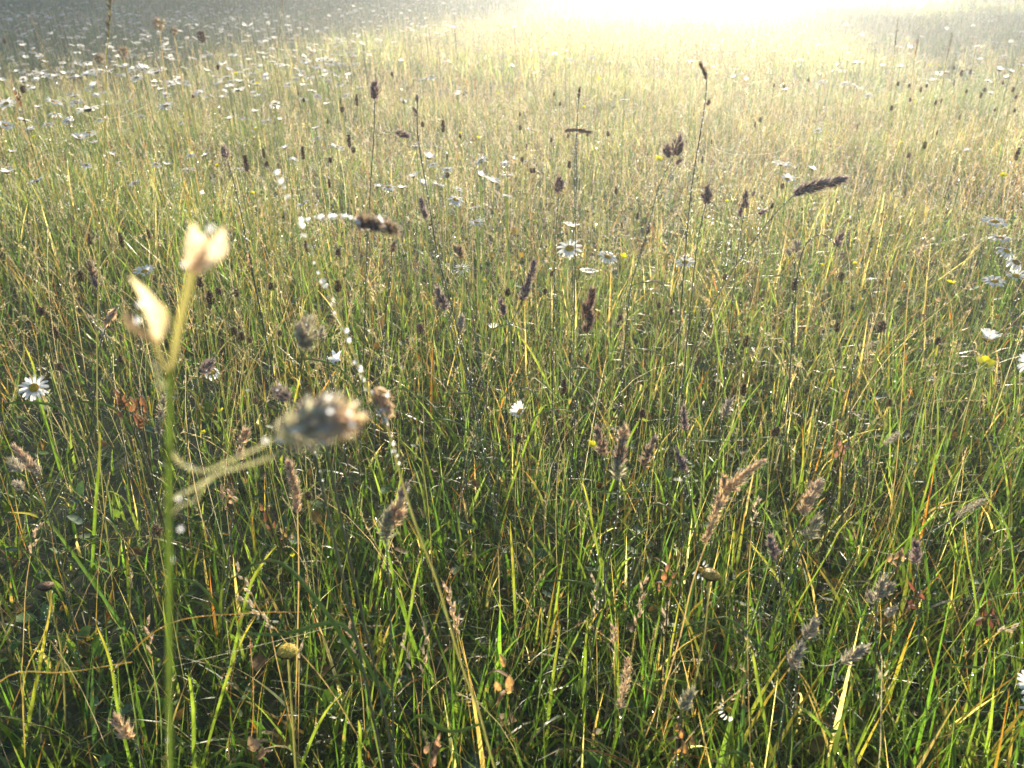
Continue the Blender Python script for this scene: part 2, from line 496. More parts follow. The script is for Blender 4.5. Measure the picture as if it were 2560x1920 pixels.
# a few broad blades that stand out, base to tip in photo pixels: (x0, y0, x1, y1, width px, colour)
FINE = [(1815, 1110, 1908, 951, 12, 2), (1338, 1053, 1428, 996, 9, 3), (1370, 960, 1291, 829, 9, 3), (1578, 1090, 1672, 1049, 11, 2),
        (486, 1925, 470, 1670, 16, 3), (615, 1500, 694, 1362, 13, 3), (240, 1250, 250, 1075, 12, 2), (1360, 1920, 1402, 1560, 18, 2),
        (1180, 1100, 1135, 800, 10, 2), (700, 1180, 760, 900, 10, 3), (1290, 1560, 1275, 1300, 13, 3), (2010, 1560, 1870, 1350, 11, 2),
        (2110, 1900, 1985, 1760, 15, 2), (1905, 1760, 1878, 1620, 14, 3), (2230, 1840, 2330, 1640, 14, 2), (2050, 1420, 2170, 1260, 10, 2),
        (150, 1340, 20, 1280, 12, 4), (60, 1920, 130, 1500, 16, 2), (900, 1920, 896, 1800, 14, 3), (300, 1800, 240, 1560, 12, 2),
        (1640, 1920, 1700, 1500, 15, 2), (1500, 1400, 1450, 1180, 10, 3), (1745, 1320, 1690, 1090, 12, 2), (960, 1420, 1010, 1160, 10, 2),
        (1020, 1560, 1055, 1390, 12, 3), (2440, 1500, 2410, 1310, 11, 2), (2530, 1360, 2440, 1200, 10, 2), (100, 1000, 60, 860, 9, 2),
        (1460, 1800, 1470, 1540, 16, 2), (560, 1720, 640, 1540, 12, 3), (1800, 900, 1780, 770, 8, 2), (2300, 1130, 2330, 960, 9, 2), (2190, 1915, 2560, 1600, 12, 2), (2420, 1560, 2560, 1480, 8, 3), (1000, 1500, 930, 1290, 12, 2), (760, 1900, 860, 1730, 14, 3)]
for (x0, y0, x1, y1, wpx, ci) in FINE:
    zt = 0.22 + 0.06 * rng.random(); Y = y_for(x1, y1, zt)
    p1 = at_y(x1, y1, Y); p0 = at_y(x0, y0, Y)
    d = (p0 - p1); root = p0 + d * max(0, p0[2]) / max(0.03, -d[2]) if p0[2] > 0 else p0
    root[0] = np.clip(root[0], p0[0] - 0.06, p0[0] + 0.06); root[2] = 0
    pts = smooth([root, p0, (p0 + p1) / 2 + np.array([0, 0.008, 0.006]), p1], 4)
    w = wpx * mpp(p1) * np.sqrt(np.clip(1 - np.linspace(0, 1, len(pts)) ** 3, 0.003, 1))
    c = GREENS[ci] * np.array([.82, .86, .8])
    tq = np.linspace(0, 1, len(pts))[:, None] ** 2 * rng.uniform(.05, .5); cc_ = c * (1 - tq) + RUSTS[2] * np.array([1.2, 1.4, 1.4]) * tq; cc_ = cc_ * (1 + rng.normal(0, .12, (len(pts), 1)))
    strip(gmb, pts, w * .7, (0.9, 0.4, 0.1), cc_, fold=0.35)
    dp = along(pts[4:], 0.004); dp[:, 0] += w[4] * 0.5 * np.where(rng.random(len(dp)) < .5, 1, -1)
    drops(gmb, dp, rng.uniform(.0003, .0006, len(dp)), mat=1, hi=False)
for i, (x1, y1, x0, y0) in enumerate(((55, 1465, 300, 1800), (66, 1160, 140, 1400), (130, 1480, 60, 1700), (150, 1190, 225, 1900), (275, 1180, 240, 1620), (330, 1090, 420, 1700), (590, 1100, 520, 1440), (850, 1490, 1000, 1760),
        (1125, 1500, 1190, 1900), (1390, 1090, 1330, 1500), (1640, 1080, 1600, 1500), (1830, 1180, 1700, 1640), (2060, 1330, 2180, 1560), (2320, 1380, 2420, 1700), (2010, 1000, 1880, 1150), (2330, 1450, 2120, 1560), (330, 1655, 20, 1690),
        (760, 1530, 420, 1560), (1050, 1130, 1120, 1420), (1290, 870, 1320, 1100), (1560, 900, 1500, 1250), (2480, 1130, 2400, 1400), (2250, 1280, 2200, 1600), (960, 640, 1010, 900), (1460, 1290, 1520, 1650), (440, 1000, 470, 1300))):
    Y = y_for(x1, y1, .27 + .04 * rng.random()); a = at_y(x1, y1, Y); b = at_y(x0, y0, Y * .97)
    S = smooth([a, (a + b) / 2 + rng.normal(0, .006, 3), b, b + (b - a) * .5 + np.array([0, 0, -.05])], 5)
    tube(gmb, S, .0006 * np.linspace(.6, 1.2, len(S)), (STRAWS[i % 4] if i % 3 else GREENS[3]) * .9, 5)
    D = along(S, .005); drops(gmb, D + rng.normal(0, .0005, D.shape), .0004 * rng.lognormal(0, .4, len(D)), mat=1, hi=False)
g = tag(gmb.build("meadow_grass", [M['blade'], M['dew']]), "dewy green meadow grass covering the whole field", "grass", kind="stuff")

# low leaves between the grass (clover, plantain rosettes)
def make_cover():
    mb = MB()
    x, y = wedge(0.2, 3.0, 1500); n = len(x)
    keep = rng.random(n) < clump(x, y, 1.7); x, y = x[keep], y[keep]; n = len(x)
    z = rng.uniform(0.01, 0.10, n) ** 1.0
    az = rng.uniform(0, 6.283, n); tilt = rng.normal(0.2, 0.5, n)
    U = np.stack([np.cos(az) * np.cos(tilt), np.sin(az) * np.cos(tilt), np.sin(tilt)], 1)
    W = np.stack([-np.sin(az), np.cos(az), rng.normal(0, .3, n)], 1)
    N_ = np.cross(U, W)
    c = np.stack([x, y, z], 1); L = rng.uniform(.010, .028, n)[:, None]; B = L * rng.uniform(.3, .55, n)[:, None]
    V = np.stack([c, c + U * L * .35 - W * B * .8, c + U * L * .35 + N_ * L * -.12, c + U * L * .35 + W * B * .8,
                  c + U * L * .75 - W * B * .6, c + U * L * .75 - N_ * L * .1, c + U * L * .75 + W * B * .6, c + U * L * 1.05 - N_ * L * .05], 1)
    f4 = np.array([(1, 2, 5, 4), (2, 3, 6, 5)]); f3 = np.array([(0, 2, 1), (0, 3, 2), (4, 5, 7), (5, 6, 7)])
    col = pick(np.array([(.035, .085, .015), (.05, .10, .02), (.07, .12, .03), (.16, .10, .03), (.045, .09, .05)]), n)
    mb.add(V.reshape(-1, 3), np.repeat(col, 8, 0), quads=(f4[None] + (np.arange(n) * 8)[:, None, None]).reshape(-1, 4),
           tris=(f3[None] + (np.arange(n) * 8)[:, None, None]).reshape(-1, 3))
    tag(mb.build("ground_cover", M['leaf']), "low clover and small broad leaves under the grass", "ground cover", kind="stuff")
make_cover()

# thin flowering stalks, countless
def make_stalks():
    mb = MB()
    for (y0, y1, dens, r, seg, nh, hs, dew, dr) in ((0.35, 1.2, 420, .0006, 5, 10, .0048, 10, .0003), (1.2, 2.4, 760, .0007, 5, 12, .0064, 10, .0005),
                                              (2.4, 6., 760, .0010, 4, 11, .0088, 9, .0012), (6., 16., 230, .0022, 3, 8, .015, 4, .0023), (16., 46., 9, .006, 3, 5, .03, 0, .004)):
        x, y = wedge(y0, y1, dens); kp = rng.random(len(x)) < .25 + .9 * clump(x + 3, y, .8) * (.30 + .95 / (1 + np.exp(-2.2 * (x - .05) / (.5 + .25 * y)))); x, y = x[kp], y[kp]; n = len(x)
        L = (.11 + .26 * rng.random(n) ** 1.8) * (.9 if y1 < 2 else 1); az = rng.uniform(0, 6.283, n)
        lean = rng.normal(.12, .36, n); bend = np.abs(rng.normal(.2, .6, n))
        h = np.stack([np.cos(az), np.sin(az), np.zeros(n)], 1)
        P = [np.stack([x, y, ground_z(x, y)], 1)]
        for i in range(seg):
            a = lean + bend * ((i + .5) / seg) ** 2
            P.append(P[-1] + (L / seg)[:, None] * (h * np.sin(a)[:, None] + np.array([0, 0, 1.]) * np.cos(a)[:, None]))
        P = np.stack(P, 1)
        t = np.linspace(0, 1, seg + 1)
        rr = r * (1.15 - .65 * t)
        ang = np.arange(3) * 2 * math.pi / 3
        ring = np.stack([np.cos(ang), np.sin(ang), np.zeros(3)], 1)
        V = P[:, :, None, :] + ring[None, None] * (rr[None, :, None, None] * rng.uniform(.7, 1.3, n)[:, None, None, None])
        q = []
        for i in range(seg):
            for k in range(3):
                a, b = i * 3 + k, i * 3 + (k + 1) % 3
                q.append((a, b, b + 3, a + 3))
        F = np.array(q)[None] + (np.arange(n) * (seg + 1) * 3)[:, None, None]
        pal = np.concatenate([STRAWS, STRAWS, GREENS[2:4] * 1.4, RUSTS[2:3], np.array([(.26, .27, .11), (.34, .31, .15)])])
        col = pick(pal, n)
        mb.add(V.reshape(-1, 3), np.repeat(col, (seg + 1) * 3, 0), quads=F.reshape(-1, 4))
        # a loose ear of small scales at the top
        tipd = P[:, -1] - P[:, -2]; tipd /= np.linalg.norm(tipd, axis=1)[:, None]
        m = n * nh; si = np.repeat(np.arange(n), nh)
        back = rng.random(m) * np.repeat(rng.uniform(.02, .07, n), nh)
        spread = np.repeat(rng.choice([.0015, .003, .008], n, p=[.45, .35, .2]), nh) * (hs / .005)
        base = P[si, -1] - tipd[si] * back[:, None] + rng.normal(0, 1, (m, 3)) * (spread * back / .04)[:, None]
        d = tipd[si] + rng.normal(0, .45, (m, 3)); d /= np.linalg.norm(d, axis=1)[:, None]
        hc = np.clip((col[si] * .7 + np.array([.20, .17, .11])) * rng.uniform(.8, 1.25, (m, 1)), .01, .8)
        brown = np.repeat(rng.random(n) < .25, nh); hc[brown] = pick(np.array([(.16, .09, .045), (.22, .13, .06), (.18, .11, .09)]), int(brown.sum()))
        s = hs * rng.uniform(.7, 1.3, m)
        spikelets(mb, base, d, s, s * .32, hc)
        if dew:
            k = n * dew; bi = rng.integers(0, n, k); u = rng.uniform(.35, 1, k) * seg
            i0 = np.minimum(u.astype(int), seg - 1); fr = (u - i0)[:, None]
            D = P[bi, i0] * (1 - fr) + P[bi, i0 + 1] * fr + rng.normal(0, r * .8, (k, 3))
            drops(mb, D, dr * rng.lognormal(0, .35, k), mat=1, hi=False)
    tag(mb.build("flowering_grass_stalks", [M['stalk'], M['dew']]), "countless thin straw coloured flowering stalks rising out of the meadow grass", "grass stalks", kind="stuff")
make_stalks()

# ------------------------------------------------------------------ things one can count
LAND = []        # (px, py, short phrase) landmarks for labels
def stem_points(pts, Y, bow=0.02):
    """Photo points of a stem, top first -> world points, ending on the ground."""
    n = len(pts); out = []
    ph = rng.uniform(-1, 1)
    for i, (px, py) in enumerate(pts):
        out.append(at_y(px, py, Y + bow * ph * math.sin(i / max(1, n - 1) * 2.2)))
    out = [np.array(o) for o in out]
    last = out[-1]; d = (last - out[-2]) if n > 1 else np.array([rng.normal(0, .1), 0, -1.])
    if last[2] > 0.01:
        sx = np.clip(d[0] / max(1e-4, -d[2]), -.35, .35) if d[2] < 0 else 0
        sy = np.clip(d[1] / max(1e-4, -d[2]), -.2, .2) if d[2] < 0 else 0
        zz = last[2]
        out.append(np.array([last[0] + sx * zz * .5, last[1] + sy * zz * .5, zz * .5]))
        out.append(np.array([last[0] + sx * zz * .8, last[1] + sy * zz * .8, ground_z(last[0], last[1]) - .003]))
    return out
def zdef(py):
    return float(np.clip(.30 + .40 * (1 - py / 1300), .24, .72))
TONE = {'purple': (.22, .175, .19), 'brown': (.24, .18, .135), 'tan': (.55, .43, .29), 'gold': (.58, .45, .28), 'grey': (.36, .35, .29),
        'pale': (.50, .45, .32), 'dark': (.17, .125, .10), 'russet': (.18, .105, .09), 'greygreen': (.36, .37, .25)}
STEMC = {'green': (.09, .14, .035), 'straw': (.36, .26, .11), 'dark': (.08, .085, .045), 'olive': (.17, .17, .06), 'red': (.16, .075, .04)}

def finish(root, base, parts):
    """Move the parts under an Empty standing at the plant's base."""
    root.location = Vector(base)
    for o in parts:
        o.parent = root
        me = o.data
        co = np.empty(len(me.vertices) * 3, np.float32); me.vertices.foreach_get("co", co)
        co = co.reshape(-1, 3) - np.asarray(base, np.float32)
        me.vertices.foreach_set("co", co.ravel()); me.update()
    return root
def add_dew(P, step, r, parts, r_stem=.0006, extra=None):
    D = along(P, step)
    D = D[rng.random(len(D)) < .72]; D = D + rng.normal(0, 1, D.shape) * r_stem * .8
    if extra is not None and len(extra): D = np.concatenate([D, extra])
    if len(D):
        mb = MB(); drops(mb, D, r * np.clip(rng.lognormal(-.15, .5, len(D)), .3, 1.6), hi=True)
        o = mb.build("dew_drops", M['dew']); o["kind"] = "stuff"; parts.append(o)

def grass_head(name, label, short, stem, heads, tone='purple', stemc='green', z=None, Y=None, r=.0008, dew=.0030, dew_r=.0006,
               cat="grass seed head", n=70, leaf=True, part="flower_cluster", splay=.8, slen=None, branches=(), awn=.25, sw=.3, power=.7, extra_dew=0, dew_part=.9):
    """A flowering grass stalk: stem = photo points top first; heads = (x0,y0,x1,y1,width) base to tip in photo pixels."""
    hx, hy = heads[0][2], heads[0][3]
    if Y is None: Y = y_for(hx, hy, zdef(hy) if z is None else z + .025)
    P = stem_points(stem, Y); S = smooth(P, 4)
    parts = []
    dk = tone in ('purple', 'dark', 'russet') and stemc == 'green'
    mb = MB(); k = len(S); tube(mb, S, r * np.linspace(.75, 1.3, k), (.15, .155, .085) if dk else STEMC[stemc], 6)
    parts.append(mb.build("stem", M['dark_stalk' if dk else 'stalk']))
    ext = []
    for br in branches:
        B = smooth([at_y(a, b, Y + .004 * i) for i, (a, b) in enumerate(br)], 4)
        mb = MB(); tube(mb, B, r * .6, STEMC[stemc], 5); parts.append(mb.build("side_branch", M['stalk']))
        if dew: ext.append(along(B, dew * .55))
    for i, h in enumerate(heads):
        x0, y0, x1, y1, w = h[:5]; tn = TONE[h[5]] if len(h) > 5 else TONE[tone]
        p0 = at_y(x0, y0, Y); p1 = at_y(x1, y1, Y + rng.normal(0, .004)); wm = w * mpp(p0)
        mb = MB(); cluster(mb, p0, p1, wm, tn, n=n, splay=splay, slen=slen, awn=awn, sw=sw, power=power)
        parts.append(mb.build(part, M['scale']))
        if extra_dew:
            a = rng.normal(0, 1, (extra_dew, 3)); a /= np.linalg.norm(a, axis=1)[:, None]
            ext.append(p0 + (p1 - p0) * rng.uniform(.05, 1, (extra_dew, 1)) + a * wm * .5)
    if leaf:
        i = int(len(S) * .72); b = S[i]; sgn = 1 if rng.random() < .5 else -1
        L = rng.uniform(.06, .13)
        q = [b, b + np.array([sgn * L * .25, rng.normal(0, .01), L * .5]), b + np.array([sgn * L * .6, rng.normal(0, .02), L * .7]), b + np.array([sgn * L, 0, L * .55])]
        pts = smooth(q, 4); w = .0038 * np.sqrt(np.clip(1 - np.linspace(0, 1, len(pts)) ** 2.5, .003, 1))
        mb = MB(); strip(mb, pts, w, (0.3, 1, .2), GREENS[2], fold=.3); parts.append(mb.build("leaf_blade", M['blade']))
    if dew: add_dew(S[:int(len(S) * dew_part)], dew, dew_r * (1 if dew_part < .9 else min(1, .35 + .6 * Y)), parts, r, np.concatenate(ext) if ext else None)
    root = tag(empty(name), label, cat)
    finish(root, S[-1], parts)
    if short: LAND.append((hx, hy, short))
    return root

GH = grass_head
# --- the blurred stalk right in front of the lens
def near_stalk():
    Y = .172; parts = []
    P = [at_y(a, b, Y) for a, b in ((427, 920), (425, 1000), (423, 1280), (424, 1600), (426, 1919))]
    last = P[-1]; sl = (P[-1] - P[-2]) / abs(P[-1][2] - P[-2][2])
    for zz, kk in ((.06, 1), (.14, .95), (.28, .85), (.45, .72), (last[2], .65)): P.append(np.array([last[0] + sl[0] * zz * kk, last[1] + .03 * zz, last[2] - zz]))
    S = smooth(P, 4); mb = MB(); tube(mb, S, np.linspace(.0008, .0011, len(S)), (.075, .115, .022), 8); parts.append(mb.build("stem", M['stalk']))
    def br(pts, r, c, nm="side_branch"):
        B = smooth([at_y(a, b, Y + .0015 * i) for i, (a, b) in enumerate(pts)], 4)
        mb = MB(); tube(mb, B, r, c, 6); parts.append(mb.build(nm, M['stalk'])); return B
    b1 = br([(427, 930), (436, 890), (449, 808), (470, 727), (483, 665)], np.linspace(.0007, .0011, 17), (.30, .27, .10))
    b2 = br([(427, 940), (412, 915), (398, 880), (386, 845)], .0005, (.38, .32, .12))
    b3 = br([(423, 1111), (440, 1145), (470, 1168), (512, 1176), (560, 1158), (610, 1135), (659, 1112), (700, 1088)], .00045, (.42, .40, .24))
    b4 = br([(423, 1256), (450, 1236), (481, 1222), (548, 1182), (601, 1166), (650, 1152), (720, 1125)], .00045, (.42, .40, .24))
    b5 = br([(424, 1290), (455, 1262), (490, 1250), (500, 1225), (530, 1195)], .0003, (.42, .40, .24))
    b6 = br([(427, 935), (405, 970), (395, 930), (380, 905)], .0003, (.36, .36, .22))
    def bract(x0, y0, x1, y1, w, c, dy, curl=.0):
        p0, p1 = at_y(x0, y0, Y), at_y(x1, y1, Y + dy); k = mpp(p0)
        t = np.linspace(0, 1, 9)[:, None]; pts = p0 * (1 - t) + p1 * t + np.sin(t * math.pi) * np.array([curl, dy * .8, 0])
        ww = w * k * np.sin(np.pi * (.08 + .91 * t[:, 0]) ** .8)
        mb = MB(); strip(mb, pts, np.maximum(ww, 1e-5), (1, 0.15, 0), c, fold=.45); parts.append(mb.build("bract", M['head']))
    bract(480, 680, 487, 556, 40, (.68, .62, .44), .003, -.001)
    bract(486, 680, 562, 560, 42, (.60, .53, .40), -.002, .0016)
    bract(484, 684, 520, 582, 46, (.48, .38, .27), -.004, .0004)
    bract(488, 682, 566, 604, 28, (.60, .51, .38), .004, .001)
    bract(388, 850, 322, 690, 38, (.75, .68, .46), .002, .0012)
    bract(392, 858, 306, 760, 26, (.50, .36, .20), -.003, -.0008)
    bract(390, 855, 352, 745, 40, (.70, .58, .34), .005, .001)
    for (x0, y0, x1, y1, w, tn) in ((690, 1092, 790, 1062, 95, 'greygreen'), (745, 1085, 855, 1040, 112, 'grey'), (800, 1062, 893, 1035, 92, 'tan'), (740, 1050, 830, 1005, 62, 'grey')):
        p0, p1 = at_y(x0, y0, Y + .012), at_y(x1, y1, Y + .014)
        mb = MB(); cluster(mb, p0, p1, w * mpp(p0), np.array(TONE[tn]) * 1.45, n=90, slen=.0042); parts.append(mb.build("flower_cluster", M['scale']))
    D = [at_y(a, b, Y + .008) for a, b in ((664, 1100), (698, 1102), (746, 1073), (733, 1078), (826, 1027), (874, 1032), (822, 992), (556, 588), (527, 571), (504, 592), (463, 660), (470, 700),
         (472, 727), (468, 742), (424, 1247), (447, 1245), (452, 1322), (424, 1750), (421, 1850), (426, 1605), (429, 1400), (880, 1060), (805, 1110), (352, 760), (345, 800))]
    mb = MB()
    A = [along(b, .0024) for b in (b3, b4, b5)]
    A = np.concatenate(A); allp = np.concatenate([np.array(D), A]); rr = np.concatenate([np.full(len(D), .0007), np.full(len(A), .00026)])
    drops(mb, allp, rr); o = mb.build("dew_drops", M['dew']); o["kind"] = "stuff"; parts.append(o)
    root = tag(empty("cocksfoot_grass"), "big soft blurred grass stalk with cream pods, tan tip and drooping side head close up", "grass seed head")
    finish(root, S[-1], parts); LAND.append((440, 800, "big blurred stalk"))
near_stalk()

# --- second stalk strung with bright drops
BST = [(672, 395), (692, 428), (718, 485), (743, 545), (787, 642), (832, 756), (874, 855), (923, 979), (972, 1077), (1002, 1191), (1045, 1328), (1093, 1455), (1149, 1647), (1200, 1789), (1235, 1916)]
GH("cocksfoot_grass", "long slanting stalk beaded with bright dew, dark head on its side arm", "bead strung slanting stalk", BST,
   [(890, 549, 950, 565, 40, 'dark'), (935, 553, 995, 578, 38, 'brown'), (938, 968, 972, 1030, 46, 'tan')], Y=.40, r=.0007, dew=.0025, dew_r=.00095,
   branches=[[(745, 548), (765, 550), (790, 543), (830, 541), (870, 541), (892, 550)], [(950, 1040), (948, 1022), (945, 1000)]], stemc='olive', leaf=False, n=90, extra_dew=8, dew_part=.56)
GH("cocksfoot_grass", "plump tan green head with one bright drop on a kinked stalk", "plump tan green head", [(762, 880), (753, 900), (760, 985), (790, 1060), (815, 1118), (850, 1283), (880, 1424), (911, 1561), (946, 1713), (987, 1911)],
   [(764, 880, 768, 800, 50, 'greygreen'), (760, 860, 752, 815, 30, 'pale')], Y=.44, dew=.012, dew_r=.0004, n=100, extra_dew=5)
# --- the sharp heads, (label, short, stem, heads, options)
GH("cocksfoot_grass", "tall purple head on an upright dewy stem with a second head on a level side arm", "tall head with side arm", [(937, 252), (934, 346), (925, 488), (917, 640), (912, 800), (905, 1000)],
   [(936, 252, 938, 206, 26), (988, 332, 1022, 338, 22)], z=.66, dew=.006, branches=[[(933, 352), (948, 338), (968, 331), (990, 331)]])
GH("cocksfoot_grass", "small dark purple head on a stem beaded with drops, leaning left", "small dark leaning head", [(566, 396), (578, 431), (598, 513), (618, 610), (640, 720)], [(566, 396, 559, 366, 24)], z=.58)
GH("cocksfoot_grass", "slim plain stem with a tiny pale tuft, just beyond the side armed head", "slim tiny tufted stem", [(1043, 250), (1045, 346), (1066, 468), (1094, 635), (1127, 756), (1160, 890), (1188, 1028), (1216, 1175)],
   [(1042, 290, 1033, 268, 14, 'grey'), (1043, 255, 1043, 238, 7, 'grey')], z=.66)
GH("cocksfoot_grass", "narrow purple head leaning left on a drop beaded stem above green grass", "narrow purple leaning head", [(1064, 540), (1072, 575), (1082, 606), (1105, 700), (1130, 800)], [(1064, 542, 1050, 495, 20), (1066, 550, 1060, 525, 16)], z=.50)
GH("cocksfoot_grass", "fuzzy grey purple oval head on a straight upright stem in the middle of the meadow", "fuzzy oval head", [(1397, 488), (1391, 560), (1389, 610), (1385, 760), (1382, 950)], [(1396, 486, 1398, 442, 30, 'purple')], z=.54, n=90)
GH("cocksfoot_grass", "branched purple panicle of several tufts on a long stem leaning right in the glow", "branched purple panicle", [(1682, 394), (1647, 468), (1619, 575), (1596, 650), (1574, 735), (1558, 906), (1542, 1069)],
   [(1684, 392, 1700, 336, 34), (1672, 396, 1668, 362, 20), (1694, 390, 1706, 358, 16), (1664, 386, 1660, 372, 14), (1690, 410, 1704, 398, 12), (1619, 585, 1622, 560, 15, 'dark')], z=.60)
GH("cocksfoot_grass", "tallest thin stem with a curved dark tip high in the sunlit haze", "tallest curved tip", [(1766, 200), (1764, 244), (1751, 333), (1729, 468), (1715, 610), (1700, 800)], [(1767, 200, 1758, 172, 12, 'brown'), (1759, 176, 1750, 158, 7, 'brown'), (1768, 264, 1772, 254, 8, 'brown')], z=.70, splay=.5, r=.0006)
GH("cocksfoot_grass", "dark purple upright head of two stacked tufts, left of the paired tufts", "dark two tufted head", [(1764, 512), (1750, 570), (1738, 650), (1725, 780)], [(1765, 512, 1768, 462, 22), (1769, 508, 1776, 482, 18), (1758, 496, 1755, 484, 10)], z=.52)
GH("cocksfoot_grass", "purple upright head with smaller tufts hanging beside it on thin arms", "head with hanging tufts", [(1858, 540), (1850, 590), (1838, 680), (1826, 800)], [(1862, 520, 1866, 474, 20), (1850, 542, 1852, 520, 15), (1895, 534, 1916, 526, 13), (1880, 492, 1886, 478, 12)], z=.50,
   branches=[[(1856, 548), (1875, 540), (1897, 533)]])
GH("cocksfoot_grass", "largest purple brown head pointing right on a long stem leaning right", "largest purple head", [(1990, 484), (1933, 540), (1835, 670), (1762, 804), (1713, 947), (1660, 1081), (1610, 1230)],
   [(1984, 486, 2020, 465, 30), (2012, 476, 2068, 452, 36), (2055, 462, 2114, 446, 30)], z=.55, n=110, dew_r=.0006)
GH("cocksfoot_grass", "round dark head nodding at the end of an arched grey stem", "round nodding head", [(2090, 610), (2060, 588), (2035, 592), (2010, 620), (1995, 680), (1988, 760)], [(2088, 616, 2106, 584, 24, 'purple')], z=.46)
GH("cocksfoot_grass", "group of three round fluffy grey tufts on one upright stem", "three fluffy grey tufts", [(1988, 640), (1984, 700), (1980, 800)], [(1990, 632, 1992, 602, 32, 'grey'), (1976, 640, 1966, 622, 18, 'grey'), (1994, 646, 2002, 628, 20, 'grey')], z=.44, n=90)
GH("cocksfoot_grass", "purple brown head of two tufts with dew, nodding among left grass", "two tufted nodding head", [(242, 715), (250, 745), (262, 820)], [(234, 690, 224, 655, 18, 'brown'), (243, 718, 234, 680, 22)], z=.42)
GH("cocksfoot_grass", "dark purple tuft bent over an aging daisy", "tuft over aging daisy", [(505, 935), (490, 950), (476, 985), (470, 1080)], [(504, 934, 530, 900, 34)], z=.34)
GH("cocksfoot_grass", "grey purple tuft pointing left just above the big blurred side head", "grey purple left tuft", [(726, 1000), (750, 1022), (770, 1060), (790, 1150)], [(724, 1000, 688, 968, 42, 'purple')], Y=.42, extra_dew=6)
GH("cocksfoot_grass", "slender two lobed mauve head leaning right, left of the russet head", "two lobed mauve head", [(1304, 752), (1270, 830), (1240, 906), (1215, 1000)], [(1304, 752, 1322, 704, 26), (1322, 710, 1336, 648, 19)], z=.44, n=90)
GH("cocksfoot_grass", "upright russet head of two thick lobes with bright edges", "thick russet head", [(1462, 838), (1456, 870), (1448, 930), (1432, 1110), (1424, 1230)], [(1464, 832, 1478, 785, 24, 'russet'), (1462, 800, 1484, 714, 34, 'russet')], z=.42, n=130)
GH("cocksfoot_grass", "small brown head with pale bracts on a purple beaded stem", "small head with pale bracts", [(1152, 648), (1160, 680), (1176, 760), (1190, 850)], [(1152, 648, 1150, 618, 18, 'brown'), (1148, 640, 1136, 614, 12, 'pale')], z=.46)
GH("cocksfoot_grass", "split purple head of two tufts on a drop beaded stem", "split purple head", [(1108, 765), (1114, 784), (1128, 826), (1140, 900), (1150, 1020)], [(1106, 760, 1092, 718, 18), (1112, 775, 1106, 738, 16), (1096, 775, 1090, 752, 10, 'pale')], z=.42)
GH("cocksfoot_grass", "bristly grey green oval head beside the split purple head", "bristly oval head", [(1146, 838), (1155, 860), (1175, 930), (1195, 1040)], [(1148, 836, 1154, 790, 24, 'grey')], z=.38, n=90)
GH("cocksfoot_grass", "little slate purple head leaning left over a bent beaded stem", "little slate head", [(1262, 785), (1272, 812), (1280, 860), (1270, 960)], [(1263, 788, 1252, 752, 16)], z=.41)
GH("cocksfoot_grass", "brown plump head with lit edge, left one of the close pair", "plump brown pair head", [(1508, 1140), (1512, 1180), (1515, 1300), (1510, 1480)], [(1508, 1140, 1494, 1068, 34, 'brown')], z=.37, n=90)
GH("cocksfoot_grass", "tan dewy stalk top of three stacked tufts, right of the plump brown head", "three stacked dewy tufts", [(1545, 1195), (1545, 1260), (1520, 1420), (1490, 1560), (1470, 1700), (1440, 1900)], [(1545, 1200, 1548, 1150, 34, 'greygreen'), (1546, 1160, 1556, 1105, 32, 'brown'), (1550, 1110, 1562, 1068, 30, 'tan')], z=.40, n=80, extra_dew=6, stemc='green', r=.0009)
GH("cocksfoot_grass", "slim pale edged brown head curving right near the stacked dewy tufts", "slim curving brown head", [(1612, 1165), (1604, 1220), (1590, 1340)], [(1611, 1165, 1622, 1120, 18, 'brown'), (1621, 1130, 1638, 1094, 14, 'brown')], z=.34)
GH("cocksfoot_grass", "dark purple head leaning left on a short stem", "dark short leaning head", [(1714, 1180), (1722, 1220), (1735, 1320)], [(1714, 1182, 1693, 1128, 22)], z=.34)
GH("cocksfoot_grass", "faded mauve upright spike left of a thin brown bud stem", "faded mauve spike", [(1714, 1075), (1716, 1130), (1710, 1250)], [(1713, 1078, 1710, 1012, 19, 'purple')], z=.36, splay=.5)
GH("cocksfoot_grass", "grey green soft head beside a pale split bud", "grey soft head by bud", [(1808, 1040), (1800, 1090), (1790, 1200)], [(1808, 1042, 1826, 1000, 22, 'grey')], z=.34)
GH("cocksfoot_grass", "tan head of two lobes above the drooping grey strands at left", "tan two lobed head", [(606, 1110), (600, 1160), (585, 1260), (570, 1420)], [(604, 1112, 618, 1072, 26, 'tan'), (600, 1150, 604, 1120, 22, 'tan')], z=.36)
GH("cocksfoot_grass", "tall tan head of four stacked lobes on a straight straw stem", "four lobed tan head", [(744, 1282), (746, 1360), (747, 1445), (744, 1600), (738, 1800)], [(744, 1284, 740, 1246, 24, 'tan'), (742, 1252, 740, 1218, 28, 'tan'), (740, 1225, 730, 1188, 28, 'tan'), (732, 1195, 720, 1152, 26, 'tan')], z=.34, stemc='straw', n=80, dew=.02, splay=.65)
GH("cocksfoot_grass", "blunt tan and grey double head with a dark tuft above it", "blunt double head", [(968, 1355), (968, 1400), (975, 1520), (980, 1700)], [(962, 1352, 972, 1278, 36, 'greygreen'), (982, 1310, 1004, 1250, 42, 'tan'), (998, 1245, 1016, 1212, 24, 'purple')], Y=.5, n=100, extra_dew=3)
